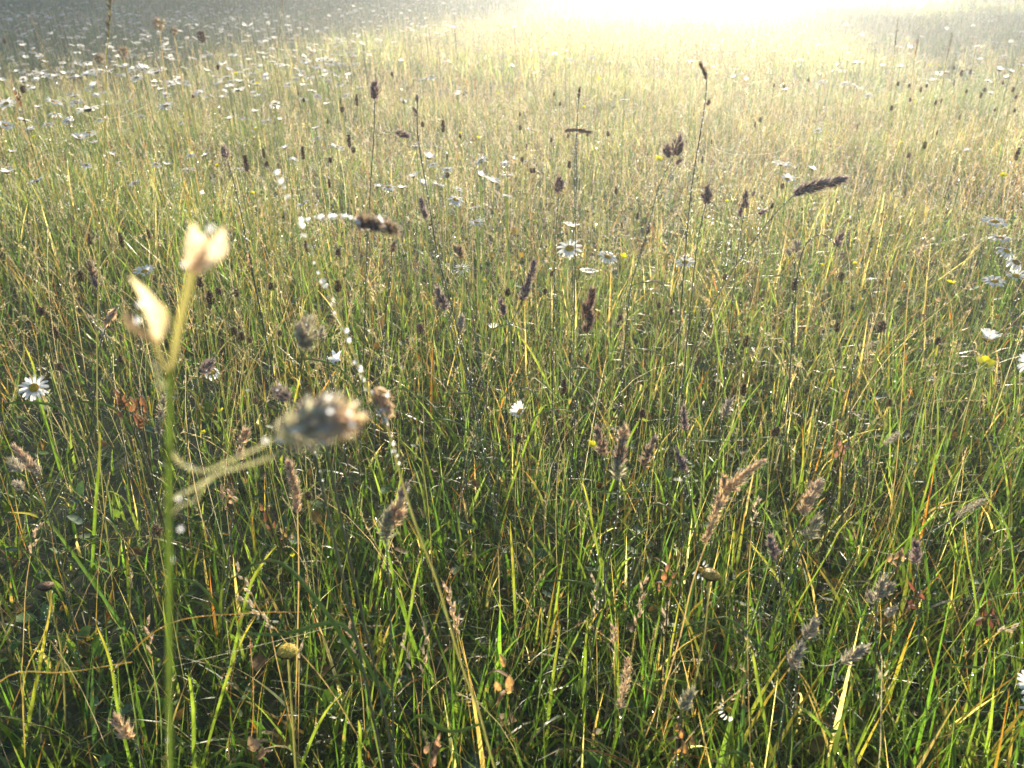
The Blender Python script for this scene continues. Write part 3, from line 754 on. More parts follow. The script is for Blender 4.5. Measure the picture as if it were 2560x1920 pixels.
GH("cocksfoot_grass", "big golden drooping panicle on a long straw stem", "big golden panicle", [(1770, 1345), (1730, 1460), (1700, 1592), (1650, 1750), (1580, 1919)],
   [(1762, 1358, 1784, 1300, 22, 'gold'), (1780, 1312, 1800, 1248, 34, 'gold'), (1796, 1268, 1826, 1205, 46, 'gold'), (1822, 1228, 1862, 1178, 40, 'gold'), (1855, 1190, 1916, 1146, 24, 'gold'), (1806, 1222, 1812, 1190, 16, 'gold')],
   Y=.56, stemc='straw', n=70, dew=.012, splay=.5, leaf=False, slen=.0055)
GH("cocksfoot_grass", "tan head of two ragged lobes leaning right near the spent yellow disc", "ragged tan head", [(2008, 1280), (1985, 1340), (1940, 1440), (1890, 1540), (1830, 1640), (1760, 1790)], [(2006, 1286, 2026, 1232, 34, 'tan'), (2024, 1245, 2050, 1202, 30, 'tan')], z=.33, n=90)
GH("cocksfoot_grass", "grey green oval head hanging just below the ragged tan head", "grey oval under ragged head", [(2020, 1345), (2005, 1380), (1980, 1440)], [(2020, 1348, 2048, 1292, 30, 'greygreen')], z=.31, n=80)
GH("cocksfoot_grass", "small purple leaning head left of the ragged tan head", "small purple leaning head", [(1940, 1400), (1948, 1440), (1955, 1520)], [(1940, 1402, 1924, 1336, 22, 'purple')], z=.30)
GH("timothy_grass", "long cylindrical grey seed spike pointing up right at the end of a beaded stem", "long grey spike", [(2392, 1290), (2350, 1318), (2308, 1345), (2240, 1420), (2180, 1520)], [(2392, 1290, 2474, 1240, 19, 'grey')], z=.30, n=150, slen=.0028, splay=1.0, part="seed_spike", dew=.0045, power=.3, leaf=False)
GH("timothy_grass", "grey seed spike on a straight beaded stem rising right between green blades", "grey spike on beaded stem", [(2212, 1112), (2120, 1202), (2050, 1288), (1990, 1380)], [(2212, 1112, 2252, 1078, 17, 'grey')], z=.34, n=120, slen=.0028, splay=1.0, part="seed_spike", dew=.0045, power=.3, leaf=False)
GH("timothy_grass", "thin bent grey green spike lying over a brown stalk", "thin bent spike", [(2160, 868), (2140, 885), (2130, 930), (2126, 1000)], [(2160, 868, 2202, 852, 13, 'greygreen')], z=.36, n=90, slen=.0026, splay=1.0, part="seed_spike", power=.3, leaf=False)
GH("timothy_grass", "long soft tan spike standing upright low in the grass near the bottom", "soft tan upright spike", [(1552, 1768), (1555, 1830), (1550, 1915)], [(1552, 1768, 1574, 1628, 24, 'tan')], Y=.52, n=170, slen=.004, splay=.8, part="seed_spike", power=.35)
GH("cocksfoot_grass", "open grey panicle of lacy tufts right of the grey heads", "lacy grey panicle", [(2190, 1500), (2190, 1600), (2185, 1750)], [(2188, 1500, 2215, 1440, 26, 'grey'), (2180, 1510, 2172, 1480, 20, 'grey'), (2205, 1490, 2230, 1462, 20, 'grey'), (2212, 1540, 2240, 1520, 18, 'grey')], z=.27)
GH("cocksfoot_grass", "short grey head upper one of the three low grey heads", "upper low grey head", [(2012, 1598), (2000, 1640), (1990, 1720)], [(2012, 1598, 2040, 1550, 22, 'grey')], z=.26)
GH("cocksfoot_grass", "rounded grey head middle one of the three low grey heads", "rounded low grey head", [(1976, 1668), (1970, 1700), (1960, 1780)], [(1976, 1668, 2004, 1608, 30, 'grey')], z=.26, n=80)
GH("cocksfoot_grass", "grey head pointing right with one bright drop beneath it", "grey head with drop", [(2104, 1658), (2090, 1700), (2080, 1780)], [(2104, 1658, 2166, 1616, 26, 'grey')], z=.26, n=80, extra_dew=1)
GH("cocksfoot_grass", "grey green stubby head near the bottom below the golden panicle stem", "grey stubby head", [(1704, 1772), (1695, 1830), (1690, 1900)], [(1704, 1774, 1732, 1728, 30, 'greygreen')], z=.25, n=80)
GH("cocksfoot_grass", "dark purple small tuft beside the dry tan rattle pods", "purple tuft by pods", [(2290, 1410), (2292, 1460), (2295, 1540)], [(2291, 1408, 2290, 1352, 22, 'purple')], z=.29)
GH("cocksfoot_grass", "tan withered head lying over two grey tufts at the far left edge", "withered edge head", [(85, 1180), (110, 1250), (150, 1400), (190, 1600)], [(84, 1180, 60, 1140, 24, 'tan'), (62, 1150, 36, 1115, 18, 'tan'), (56, 1180, 24, 1148, 34, 'grey'), (60, 1225, 36, 1205, 28, 'grey'), (100, 1185, 78, 1160, 26, 'grey')], z=.34)
GH("cocksfoot_grass", "golden stubby head low beside the blurred stem at the bottom", "golden stubby head", [(332, 1845), (345, 1870), (360, 1915)], [(332, 1848, 286, 1792, 28, 'gold')], z=.24)
GH("cocksfoot_grass", "pale upright bent panicle behind the thick blurred stem", "pale upright bent panicle", [(400, 1090), (394, 1150), (385, 1300)], [(402, 1060, 412, 985, 18, 'grey'), (400, 1085, 392, 1065, 14, 'grey')], z=.34)
GH("timothy_grass", "wilted pale brown ear bent down left of the blurred cream pod", "wilted bent ear", [(300, 765), (285, 775), (268, 810), (245, 890), (235, 1000)], [(292, 770, 266, 812, 16, 'tan')], z=.42, splay=.5)
GH("cocksfoot_grass", "mauve sprig on a thin bent stem left of the wilted ear", "mauve bent sprig", [(230, 800), (255, 830), (275, 850), (290, 900)], [(232, 802, 218, 788, 12, 'grey'), (262, 838, 250, 820, 12, 'grey')], z=.40)
GH("cocksfoot_grass", "grey dewy tuft right of the plump tan green head", "grey dewy tuft", [(804, 845), (815, 880), (830, 960)], [(804, 846, 806, 818, 22, 'grey')], z=.38)
GH("cocksfoot_grass", "dark head half hidden by white dew under the horizontal arm", "dark dewy bud head", [(981, 622), (978, 660), (972, 720)], [(980, 630, 986, 606, 18, 'dark')], z=.46)
# dark little heads in the bright part
for (lb, sh, x, y, h, w, z) in (("small level brown spike lying across the bright field", "small level brown spike", 1446, 325, 60, 10, .55),
                                ("pair of dark tufts on a thin stem in the bright haze", "dark tufts in haze", 1447, 232, 26, 9, .62)):
    if 'level' in lb:
        GH("cocksfoot_grass", lb, sh, [(x - 5, y + 1), (x - 8, y + 60), (x - 10, y + 160)], [(x - 36, y + 1, x - 4, y - 1, w, 'brown'), (x - 4, y, x + 30, y + 5, w, 'brown')], z=z, splay=.5)
    else:
        GH("cocksfoot_grass", lb, sh, [(x, y + 10), (x - 4, y + 80), (x - 6, y + 200)], [(x, y + 14, x, y, w, 'dark'), (x, y, x + 3, y - 14, w * .8, 'dark')], z=z)

# --- oat-like ears with pale separate spikelets
def oat(label, short, stem, sp, z=None, tone='pale', Y=None):
    hx, hy = sp[0][2], sp[0][3]
    if Y is None: Y = y_for(hx, hy, zdef(hy) if z is None else z + .03)
    S = smooth(stem_points(stem, Y), 4); parts = []
    mb = MB(); tube(mb, S, .0006 * np.linspace(.6, 1.2, len(S)), STEMC['straw'], 6); parts.append(mb.build("stem", M['stalk']))
    for (x0, y0, x1, y1, w) in sp:
        p0, p1 = at_y(x0, y0, Y), at_y(x1, y1, Y + rng.normal(0, .003)); ax = p1 - p0; L = np.linalg.norm(ax)
        n = 6; X, Yv, Zv = frame(ax); a = np.arange(n) * math.pi + rng.normal(0, .3, n); t = np.linspace(0, .5, n)
        rd = np.cos(a)[:, None] * X + np.sin(a)[:, None] * Yv
        d = Zv + rd * .3; d /= np.linalg.norm(d, axis=1)[:, None]
        mb = MB(); spikelets(mb, p0 + ax * t[:, None], d, np.full(n, L * .55), np.full(n, w * mpp(p0) * .75), jcol(TONE[tone], n, .1), awn=.2)
        parts.append(mb.build("spikelet", M['scale']))
    root = tag(empty("oat_grass"), label, "grass seed head"); finish(root, S[-1], parts); LAND.append((hx, hy, short))
def sp_line(x0, y0, x1, y1, n, L, w, spread=8):
    out = []
    dx, dy = (x1 - x0), (y1 - y0); ln = math.hypot(dx, dy); ux, uy = dx / ln, dy / ln
    for i in range(n):
        t = (i + .2) / n; s = 1 if i % 2 else -1; bx, by = x0 + dx * t, y0 + dy * t
        out.append((bx, by, bx + ux * L - uy * s * spread, by + uy * L + ux * s * spread, w))
    return out[::-1]
oat("pale cream oat ear of plump spikelets leaning left", "pale leaning oat ear", [(684, 1566), (720, 1610), (760, 1642), (830, 1730), (900, 1850)], sp_line(690, 1575, 600, 1490, 5, 26, 12) , z=.27)
oat("pale cream oat sprig just above the leaning oat ear", "pale oat sprig", [(628, 1480), (645, 1520), (672, 1560), (690, 1640)], sp_line(632, 1490, 588, 1415, 4, 24, 11), z=.275)
oat("tan oat ear against the long beaded stalk, low in the middle", "tan oat ear", [(1140, 1560), (1160, 1640), (1200, 1780), (1230, 1900)], sp_line(1150, 1590, 1118, 1470, 7, 30, 12), z=.27, tone='tan')
for lb, sh, x0, y0, x1, y1, n in (("short pale oat ear left of the tan oat ear", "short pale oat ear", 1030, 1680, 1004, 1585, 4),
        ("upright straw oat ear between two green blades low down", "upright straw oat ear", 1058, 1690, 1064, 1570, 5),
        ("small bleached oat ear at the lower part beside a kinked brown stem", "small bleached oat ear", 892, 1640, 868, 1560, 4),
        ("cream oat ear in the tall straw clump right of centre", "cream clump oat ear", 1490, 1550, 1486, 1440, 5),
        ("long loose oat ear standing tallest in the straw clump", "long loose oat ear", 1590, 1570, 1612, 1445, 6),
        ("bushy little oat ear low in the straw clump", "bushy little oat ear", 1536, 1620, 1534, 1570, 5),
        ("pale oat ear right of the straw clump on a thin stem", "pale thin oat ear", 1660, 1590, 1664, 1510, 4),
        ("faint pink oat ear under the withered edge head", "faint pink oat ear", 76, 1390, 96, 1310, 4),
        ("pale oat tip near the yellow capped seed head", "pale oat tip", 748, 1650, 750, 1615, 2),
        ("pale oat ear standing left of the golden panicle tail", "oat ear by panicle", 1880, 1320, 1892, 1250, 4),
        ("feathery pale oat ear below the largest purple head tuft", "feathery high oat ear", 2290, 640, 2322, 600, 4),
        ("thin straw oat ear above the timid left oat sprig", "thin straw oat ear", 380, 1640, 366, 1545, 4),
        ("pale oat ear lying low at the right by the red dry leaf", "low lying oat ear", 2490, 1580, 2540, 1570, 3)):
    oat(lb, sh, [(x0, y0), (x0 + (x0 - x1) * .6, y0 + 90), (x0 + (x0 - x1) * .9, y0 + 230)], sp_line(x0, y0, x1, y1, n, 24, 10), tone='pale' if 'pale' in lb or 'cream' in lb else 'tan')

# --- dewy tall stems without a big head
def plain_stem(label, pts, z, short=None, tone='pale', ear=0):
    Y = y_for(pts[0][0], pts[0][1], z); S = smooth(stem_points(pts, Y), 4); parts = []
    mb = MB(); tube(mb, S, .0006 * np.linspace(.7, 1.3, len(S)) * max(1, Y / 1.6), STEMC['olive'], 6); parts.append(mb.build("stem", M['stalk']))
    mb = MB(); n = 46; k = rng.uniform(0, .30, n)
    idx = (k * (len(S) - 1)); i0 = idx.astype(int); b = S[i0] + (S[i0 + 1] - S[i0]) * (idx - i0)[:, None]
    d = np.array([0, 0, 1.]) + rng.normal(0, .3, (n, 3)); d /= np.linalg.norm(d, axis=1)[:, None]
    s = .006 * max(1, Y / 2) * rng.uniform(.7, 1.3, n); spikelets(mb, b, d, s, s * .3, jcol(TONE[tone], n)); parts.append(mb.build("seed_spike", M['head']))
    add_dew(S[:int(len(S) * .8)], .008, .0006 * max(1, Y / 1.8), parts)
    root = tag(empty("ryegrass"), label, "grass stalk"); finish(root, S[-1], parts)
    if short: LAND.append((pts[0][0], pts[0][1] + 30, short))
plain_stem("bright dewy stalk running up out of the top edge over the blue shade", [(278, -30), (274, 60), (266, 142), (262, 300)], .79, "dewy stalk at top edge")
plain_stem("glittering stalk crossing from sunlit grass to the top edge", [(708, -10), (704, 30), (690, 160), (683, 228), (680, 420)], .76, "glittering tall stalk")
plain_stem("reddish dewy ear leaning left over the shaded daisies", [(76, 35), (98, 100), (134, 220), (150, 360)], .70, "reddish leaning ear", 'tan')
plain_stem("slim dew beaded stalk leaning left below the cluster of daisies", [(385, 118), (400, 170), (425, 250), (450, 340)], .62, "slim beaded stalk")
plain_stem("pale stalk rising beside the shaded patch at upper right", [(2245, 50), (2238, 110), (2230, 200)], .70, "pale stalk by shade")
plain_stem("lone lit stalk standing in front of the green shaded patch", [(2380, 82), (2370, 130), (2350, 240)], .68, "lone lit stalk")
plain_stem("glinting straw stalk leaning right before the shade", [(2298, 85), (2290, 130), (2275, 220)], .66, "glinting straw stalk")
plain_stem("long pale stalk leaning right above the right hand daisies", [(2460, 490), (2440, 560), (2410, 680), (2380, 800)], .48, "long pale right stalk")

# --- daisies
def petal_mb(L, W, raise_, notch=True, wilt=0.):
    mb = MB(); t = np.linspace(0, 1, 7)
    x = L * t * np.cos(raise_ - wilt * t); z = L * np.sin(raise_) * t + .12 * L * np.sin(t * math.pi) - wilt * L * t ** 2 * .5
    pts = np.stack([x, np.zeros(7), z], 1)
    w = W * np.array([.45, .72, .92, 1.0, .98, .84, .42])
    c = np.array([(.80, .80, .78)] * 7); c[0] = (.62, .64, .42)
    strip(mb, pts, w, (0, 1, 0), c, fold=.22)
    return mb
def dome_mb(R, H, col, n_r=7, n_a=14, rough=.06):
    mb = MB(); V = [(0, 0, H)]; 
    for i in range(1, n_r + 1):
        a = i / n_r * math.pi / 2
        for k in range(n_a):
            b = k / n_a * 6.2832 + i * .3; j = 1 + rng.normal(0, rough)
            V.append((R * math.sin(a) * math.cos(b) * j, R * math.sin(a) * math.sin(b) * j, H * math.cos(a) * (1 - .25 * math.exp(-(a * 3) ** 2)) * j))
    F3 = [(0, 1 + k, 1 + (k + 1) % n_a) for k in range(n_a)]; F4 = []
    for i in range(n_r - 1):
        for k in range(n_a):
            a, b = 1 + i * n_a + k, 1 + i * n_a + (k + 1) % n_a; F4.append((a, a + n_a, b + n_a, b))
    mb.add(V, jcol(col, len(V), .15), quads=F4, tris=F3)
    n = 70; a = np.sqrt(rng.random(n)) * 1.4; b = rng.random(n) * 6.283
    P = np.stack([R * np.sin(a) * np.cos(b), R * np.sin(a) * np.sin(b), H * np.cos(a)], 1)
    spikelets(mb, P * .93, P / np.linalg.norm(P, axis=1)[:, None], np.full(n, R * .16), np.full(n, R * .16), jcol(np.array(col) * 1.1, n, .2), awn=0)
    return mb
def cup_mb(R, col):
    mb = MB(); prof = [(.12, -.55), (.5, -.42), (.95, -.12), (1.0, .05)]
    tube(mb, [(0, 0, R * z) for _, z in prof], [R * r for r, _ in prof], col, 12); 
    n = 40; a = rng.random(n) * 6.283; zz = rng.uniform(-.4, -.05, n); rr = np.interp(zz, [-.55, -.42, -.12, .05], [.12, .5, .95, 1.0])
    P = np.stack([rr * np.cos(a), rr * np.sin(a), zz], 1) * R; d = np.stack([np.cos(a) * .5, np.sin(a) * .5, np.ones(n)], 1); d /= np.linalg.norm(d, axis=1)[:, None]
    spikelets(mb, P, d, np.full(n, R * .4), np.full(n, R * .22), jcol(col, n), awn=0)
    return mb
PETALS = {}
def petal_mesh(raise_, wilt):
    k = (round(raise_, 1), round(wilt, 1))
    if k not in PETALS:
        PETALS[k] = [petal_mb(rng.uniform(.0145, .0165), rng.uniform(.0042, .0056), raise_ + rng.normal(0, .12), True, wilt).mesh("petal", [M['petal']]) for _ in range(4)]
    return PETALS[k]
def stem_from_head(head, lean=.06):
    h = np.asarray(head, float); a = rng.uniform(0, 6.283); k = lean * rng.uniform(.3, 1.2) * h[2] / .4
    b = np.array([h[0] + k * math.cos(a), h[1] + k * math.sin(a), float(ground_z(h[0], h[1])) - .003])
    return smooth([h, h * .6 + b * .4 + rng.normal(0, .006, 3), b], 5)
def make_daisy(label, px, py, width_px=None, tilt=(0, 0), raise_=.1, wilt=0., z=None, n=19, gap=0, short=None, scale=None, Y=None, name="oxeye_daisy", detail=True, discc=(.62, .36, .02)):
    """tilt = lean of the flower's face towards +x and towards the camera, degrees."""
    z = float(np.interp(py, [150, 500, 850, 1026, 1700], [.50, .42, .27, .22, .20])) if z is None else z
    if Y is None: Y = y_for(px, py, z)
    hp = at_y(px, py, Y); s = (width_px * mpp(hp) / .043) if width_px else (scale or 1)
    S = stem_from_head(hp); base = S[-1]
    root = tag(empty(name), label, "daisy"); root.location = Vector(base)
    Rm = Matrix.Rotation(rad(tilt[0]), 4, 'Y') @ Matrix.Rotation(rad(tilt[1]), 4, 'X') @ Matrix.Rotation(rng.uniform(0, 6.28), 4, 'Z')
    off = Vector(hp - base)
    def put(o, extra=None):
        o.parent = root; o.matrix_local = Matrix.Translation(off) @ Rm @ (extra or Matrix.Identity(4)) @ Matrix.Scale(s, 4)
    mb = MB(); tube(mb, S - base, .0010 * s * np.linspace(.9, 1.2, len(S)), STEMC['green'], 6); o = mb.build("stem", M['stalk'], root)
    o = dome_mb(.0072, .0042, discc).build("flower_disc", M['disc']); put(o)
    o = cup_mb(.0070, (.07, .10, .03)).build("green_cup", M['leaf']); put(o)
    pm = petal_mesh(raise_, wilt)
    for i in range(n):
        if gap and i < gap: continue
        a = i / n * 6.2832 + rng.normal(0, .07)
        o = bpy.data.objects.new("petal", pm[i % 4]); COL.objects.link(o)
        put(o, Matrix.Rotation(a, 4, 'Z') @ Matrix.Translation((.0055, 0, .0004 * (i % 2))) @ Matrix.Rotation(rng.normal(0, .12), 4, 'X'))
    if short: LAND.append((px, py, short))
    return root
make_daisy("open white daisy facing the camera, yellow centre, on its own at the left edge", 85, 970, 70, (14, 38), -.1, z=.27, short="lone open left daisy")
make_daisy("white daisy with upturned petals tilted sideways in the centre of the meadow", 1302, 1030, 58, (-38, 22), .75, z=.22, n=15, short="tilted centre daisy")
make_daisy("crisp white daisy cupped upwards directly above the yellow buttercup", 2470, 850, 76, (8, -2), .95, z=.26, short="cupped daisy above buttercup")
make_daisy("white daisy cut by the right picture edge, petals hanging", 2578, 905, 70, (-60, 20), .1, z=.25, short="cut edge daisy")
make_daisy("aging daisy with greenish petals bent down under a purple tuft", 529, 930, 42, (10, 30), -.5, .5, z=.33, n=16)
make_daisy("white daisy seen from the side behind the blurred cream pod", 362, 680, 52, (0, 10), .25, z=.36, n=17, short="side on daisy behind pod")
make_daisy("broad white daisy with drooping petals in the middle distance right of centre", 1424, 622, 66, (-6, 28), -.15, z=.38, short="broad drooping daisy")
make_daisy("white daisy with raised petals seen from below, above the broad drooping daisy", 1428, 566, 44, (6, -10), .5, z=.42)
make_daisy("white daisy fan shaped from the side beneath the buttercup pair", 1472, 682, 50, (4, -8), .35, z=.35, short="fan shaped daisy")
make_daisy("scruffy white daisy next to the small buttercup right of centre", 1519, 642, 50, (15, 20), -.2, z=.38, n=14)
make_daisy("faint scruffy white daisy crossed by a leaning stem in the glow", 1713, 656, 46, (-8, 18), .1, z=.37, n=14)
make_daisy("flat wide white daisy, uppermost of the right edge cluster", 2486, 556, 68, (0, 8), .05, z=.42, short="top right cluster daisy")
make_daisy("flat thin white daisy, second from top of the right edge cluster", 2500, 596, 54, (-3, 2), .0, z=.40)
make_daisy("twisted white daisy with curled petals in the middle of the right edge cluster", 2516, 628, 50, (12, 24), -.3, .4, z=.39, n=15)
make_daisy("wilted cream daisy with folded petals in the right edge cluster", 2540, 656, 56, (10, 25), -.6, .5, z=.37, n=16, discc=(.35, .20, .03))
make_daisy("flat white daisy, lowest of the right edge cluster", 2486, 704, 54, (-6, 10), .05, z=.35)
make_daisy("small white daisy peeping at the right edge below the wilted cream daisy", 2540, 690, 44, (-12, 18), .2, z=.35, n=14)
make_daisy("white daisy low at the right edge, partly out of view, near the bottom", 2588, 1712, 76, (-30, 30), .3, z=.22, short="low right edge daisy")
make_daisy("half hidden white daisy below the low right edge daisy", 2592, 1775, 66, (-20, 20), .2, z=.20, n=12)
make_daisy("little yellow centred daisy with few white petals left, low at right of centre", 1822, 1775, 46, (8, 38), -.5, .4, z=.19, n=15, gap=8, short="few petalled daisy")
make_daisy("small white petals of a daisy under grass beside the golden panicle base", 1752, 1424, 40, (10, 30), .0, z=.24, n=12, gap=4)
make_daisy("thin white daisy with petals spread behind the small head with pale bracts", 1155, 672, 34, (0, 20), .1, z=.38, n=13)
make_daisy("white daisy low behind the small slate head, half closed", 1232, 818, 26, (0, -5), .9, z=.28, n=11)

def star_flower():
    px, py = 845, 900; Y = y_for(px, py, .30); hp = at_y(px, py, Y); S = stem_from_head(hp); base = S[-1]
    root = tag(empty("bellflower"), "pale bluish white star shaped flower with five pointed petals", "flower"); root.location = Vector(base)
    mb = MB(); tube(mb, S - base, .0008, STEMC['green'], 6); mb.build("stem", M['stalk'], root)
    for i in range(5):
        mb = MB(); t = np.linspace(0, 1, 6); a = i / 5 * 6.2832 + .4
        pts = np.stack([.014 * t, 0 * t, .010 * np.sin(t * 1.6)], 1); strip(mb, pts, .007 * np.array([.6, .95, 1, .8, .45, .05]), (0, 1, 0), (.70, .74, .82), fold=.25)
        o = mb.build("petal", M['petal'], root); o.matrix_local = Matrix.Translation(Vector(hp - base)) @ Matrix.Rotation(rad(-25), 4, 'Y') @ Matrix.Rotation(rad(35), 4, 'X') @ Matrix.Rotation(a, 4, 'Z')
    LAND.append((px, py, "pale star flower"))
star_flower()

# --- buttercups
def make_buttercup(label, px, py, width_px, tilt=(0, 30), z=None, short=None, cup=.4):
    z = float(np.interp(py, [150, 500, 850, 1700], [.48, .40, .27, .20])) if z is None else z
    Y = y_for(px, py, z); hp = at_y(px, py, Y); s = width_px * mpp(hp) / .024; S = stem_from_head(hp); base = S[-1]
    root = tag(empty("buttercup"), label, "buttercup"); root.location = Vector(base)
    mb = MB(); tube(mb, S - base, .0007 * max(1, s * .8) * np.linspace(.8, 1.3, len(S)), STEMC['green'], 6); mb.build("stem", M['stalk'], root)
    Rm = Matrix.Translation(Vector(hp - base)) @ Matrix.Rotation(rad(tilt[0]), 4, 'Y') @ Matrix.Rotation(rad(tilt[1]), 4, 'X')
    for i in range(5):
        mb = MB(); t = np.linspace(0, 1, 7)
        pts = np.stack([.0125 * t * (1 - .15 * cup * t), 0 * t, .0125 * cup * t ** 1.4], 1)
        strip(mb, pts, .0115 * np.array([.25, .6, .88, 1.0, .98, .78, .25]), (0, 1, 0), (.78, .68, .02), fold=.2)
        o = mb.build("petal", M['yellow_petal'], root); o.matrix_local = Rm @ Matrix.Rotation(i * 1.2566 + rng.normal(0, .06), 4, 'Z') @ Matrix.Scale(s, 4)
    o = dome_mb(.0032, .0026, (.50, .42, .03), 4, 8, .12).build("flower_disc", M['disc'], root); o.matrix_local = Rm @ Matrix.Translation((0, 0, .0004)) @ Matrix.Scale(s, 4)
    if short: LAND.append((px, py, short))
make_buttercup("large bright yellow buttercup with five petals below the cupped daisy", 2461, 912, 50, (5, 18), short="large yellow buttercup")
BUTTER = [(2376, 708, 28), (2138, 660, 13), (1558, 644, 24), (1210, 703, 15), (590, 185, 11), (643, 210, 15), (87, 342, 15), (543, 415, 12), (639, 323, 10), (631, 484, 12), (1245, 235, 11), (1497, 199, 12),
          (1525, 250, 11), (1196, 346, 11), (1151, 334, 10), (1460, 268, 10), (1647, 399, 20), (1389, 207, 9), (2323, 165, 10), (2347, 165, 8), (2254, 358, 9), (2508, 439, 20), (2287, 256, 9), (1817, 504, 12), (480, 385, 12),
          (553, 1028, 18), (732, 1391, 15), (508, 1082, 16), (1478, 1115, 28), (2055, 664, 12)]

# --- brown oval seed heads and other small things: built once per kind, then copied
def proto_head(name, cat, w, h, col, n, splay, slen, stem_h=.38, sw=.42, leafy=False):
    root = empty(name); root["category"] = cat
    mb = MB(); S = smooth([(0, 0, stem_h), (.006, .004, stem_h * .6), (.012, -.004, 0)], 5); tube(mb, S, .0006 * np.linspace(.8, 1.2, len(S)), STEMC['olive'] if not leafy else STEMC['olive'], 5); mb.build("stem", M['stalk'], root)
    mb = MB(); cluster(mb, (0, 0, stem_h - .001), (0, 0, stem_h + h), w, col, n=n, splay=splay, slen=slen, awn=.1, sw=sw, power=.45); mb.build("seed_head", M['head'], root)
    return root
def park(o):      # protos stand hidden from no one: they are used as the first copy
    return o
PROTOS = [proto_head("burnet_seed_head", "seed head", .0105, .017, (.12, .055, .028), 130, 1.1, .0030),
          proto_head("burnet_seed_head", "seed head", .0100, .0125, (.10, .048, .03), 110, 1.2, .0030),
          proto_head("burnet_seed_head", "seed head", .0085, .024, (.13, .065, .035), 140, 1.0, .0030),
          proto_head("burnet_seed_head", "seed head", .0115, .0135, (.17, .10, .055), 110, 1.2, .0034)]
PROTO_USED = [False] * 4
PROTO_H = .38
def place_head(k, px, py, z, hpx, lean=None):
    Y = y_for(px, py, z); p = at_y(px, py, Y)
    base_h = [.017, .0125, .024, .0135][k]
    s = hpx * mpp(p) / base_h
    if not PROTO_USED[k]: o = PROTOS[k]; PROTO_USED[k] = True
    else: o = copy_tree(PROTOS[k])
    hz = p[2] / PROTO_H
    # the stem is stretched to the height, the head keeps its size
    for ch in o.children:
        if ch.name.startswith("stem"):
            ch.scale = (1, 1, hz)
        else:
            ch.scale = (s, s, s); ch.location = (0, 0, p[2] - PROTO_H * s)
    o.location = (p[0], p[1], 0); 
    a = rng.normal(0, .12) if lean is None else lean
    o.rotation_euler = (0, 0, rng.uniform(0, 6.28))
    return o

HEADS = [(307, 617, 40, 2), (529, 760, 36, 0), (502, 716, 26, 1), (547, 736, 20, 1), (591, 741, 18, 1), (205, 702, 28, 0), (108, 788, 22, 1), (144, 845, 34, 2), (846, 729, 32, 0), (767, 629, 32, 2), (374, 597, 28, 2), (228, 610, 30, 2),
         (618, 427, 42, 2), (759, 397, 34, 2), (824, 470, 26, 2), (661, 395, 26, 2), (668, 418, 16, 1), (893, 264, 30, 2), (856, 281, 14, 3), (1108, 330, 32, 2), (874, 368, 34, 2), (884, 382, 14, 3), (826, 407, 14, 3), (1056, 317, 12, 3), (847, 640, 20, 1), (586, 835, 20, 3), (605, 850, 22, 3), (625, 858, 16, 3),
         (1409, 983, 44, 2), (1985, 725, 32, 0), (2091, 829, 26, 0), (1865, 867, 32, 0), (2201, 829, 28, 3), (1857, 987, 32, 0), (2343, 861, 20, 1), (1696, 833, 14, 3), (1051, 833, 26, 3), (1269, 740, 20, 1), (1363, 736, 16, 1), (1646, 773, 20, 0), (1677, 787, 18, 0), (1296, 1105, 22, 1), (1046, 1090, 26, 2), (994, 1046, 24, 2), (1551, 800, 14, 3),
         (1606, 1042, 20, 1), (2222, 1015, 20, 3), (1937, 1091, 28, 1), (394, 1338, 30, 3), (771, 1248, 22, 3), (303, 905, 18, 1), (152, 925, 20, 3), (680, 725, 20, 1), (640, 1010, 18, 3), (700, 840, 16, 1), (1380, 690, 14, 3), (2102, 700, 20, 3), (1812, 700, 16, 3),
         (2402, 191, 16, 0), (2425, 185, 12, 0), (2384, 214, 14, 2), (2244, 214, 10, 1), (2272, 219, 10, 1), (2301, 230, 13, 0), (2316, 219, 9, 1), (2506, 212, 9, 1), (2531, 230, 13, 0), (2460, 229, 10, 1), (2415, 232, 9, 1), (2451, 244, 13, 0), (2539, 248, 10, 1), (2352, 258, 14, 2), (2338, 262, 12, 0),
         (2274, 254, 10, 1), (2486, 279, 9, 1), (2535, 281, 10, 1), (2398, 299, 14, 2), (2142, 323, 14, 2), (2341, 338, 14, 2), (2228, 276, 12, 1), (2384, 174, 9, 1), (1300, 290, 9, 1), (1385, 240, 9, 1), (1400, 265, 10, 1), (1300, 325, 12, 3), (1420, 345, 11, 3), (1316, 372, 14, 2), (1305, 405, 12, 3),
         (1378, 355, 10, 1), (1335, 432, 12, 3), (1328, 432, 12, 3), (1423, 420, 18, 0), (1540, 485, 16, 0), (1593, 548, 18, 0), (1520, 340, 12, 1), (1468, 340, 10, 1), (1143, 250, 11, 2), (1118, 400, 18, 2), (1118, 445, 14, 3), (980, 190, 10, 1), (1009, 260, 9, 1), (940, 262, 9, 2), (1150, 345, 10, 1),
         (1900, 305, 12, 1), (2020, 205, 9, 1), (1960, 220, 8, 1), (1935, 218, 8, 1), (1887, 318, 16, 2), (1778, 360, 12, 2), (1755, 408, 20, 2), (2005, 470, 14, 1), (1955, 472, 14, 1), (1930, 520, 12, 1), (2540, 400, 34, 2), (2310, 372, 18, 0), (2270, 395, 14, 1),
         (545, 175, 10, 1), (465, 190, 12, 2), (450, 170, 10, 2), (420, 185, 10, 2), (505, 105, 26, 3), (545, 172, 10, 1), (747, 240, 16, 2), (760, 255, 10, 1), (820, 310, 16, 2), (852, 260, 14, 2), (483, 245, 8, 1), (655, 280, 12, 2), (12, 108, 12, 3), (60, 232, 18, 3)]

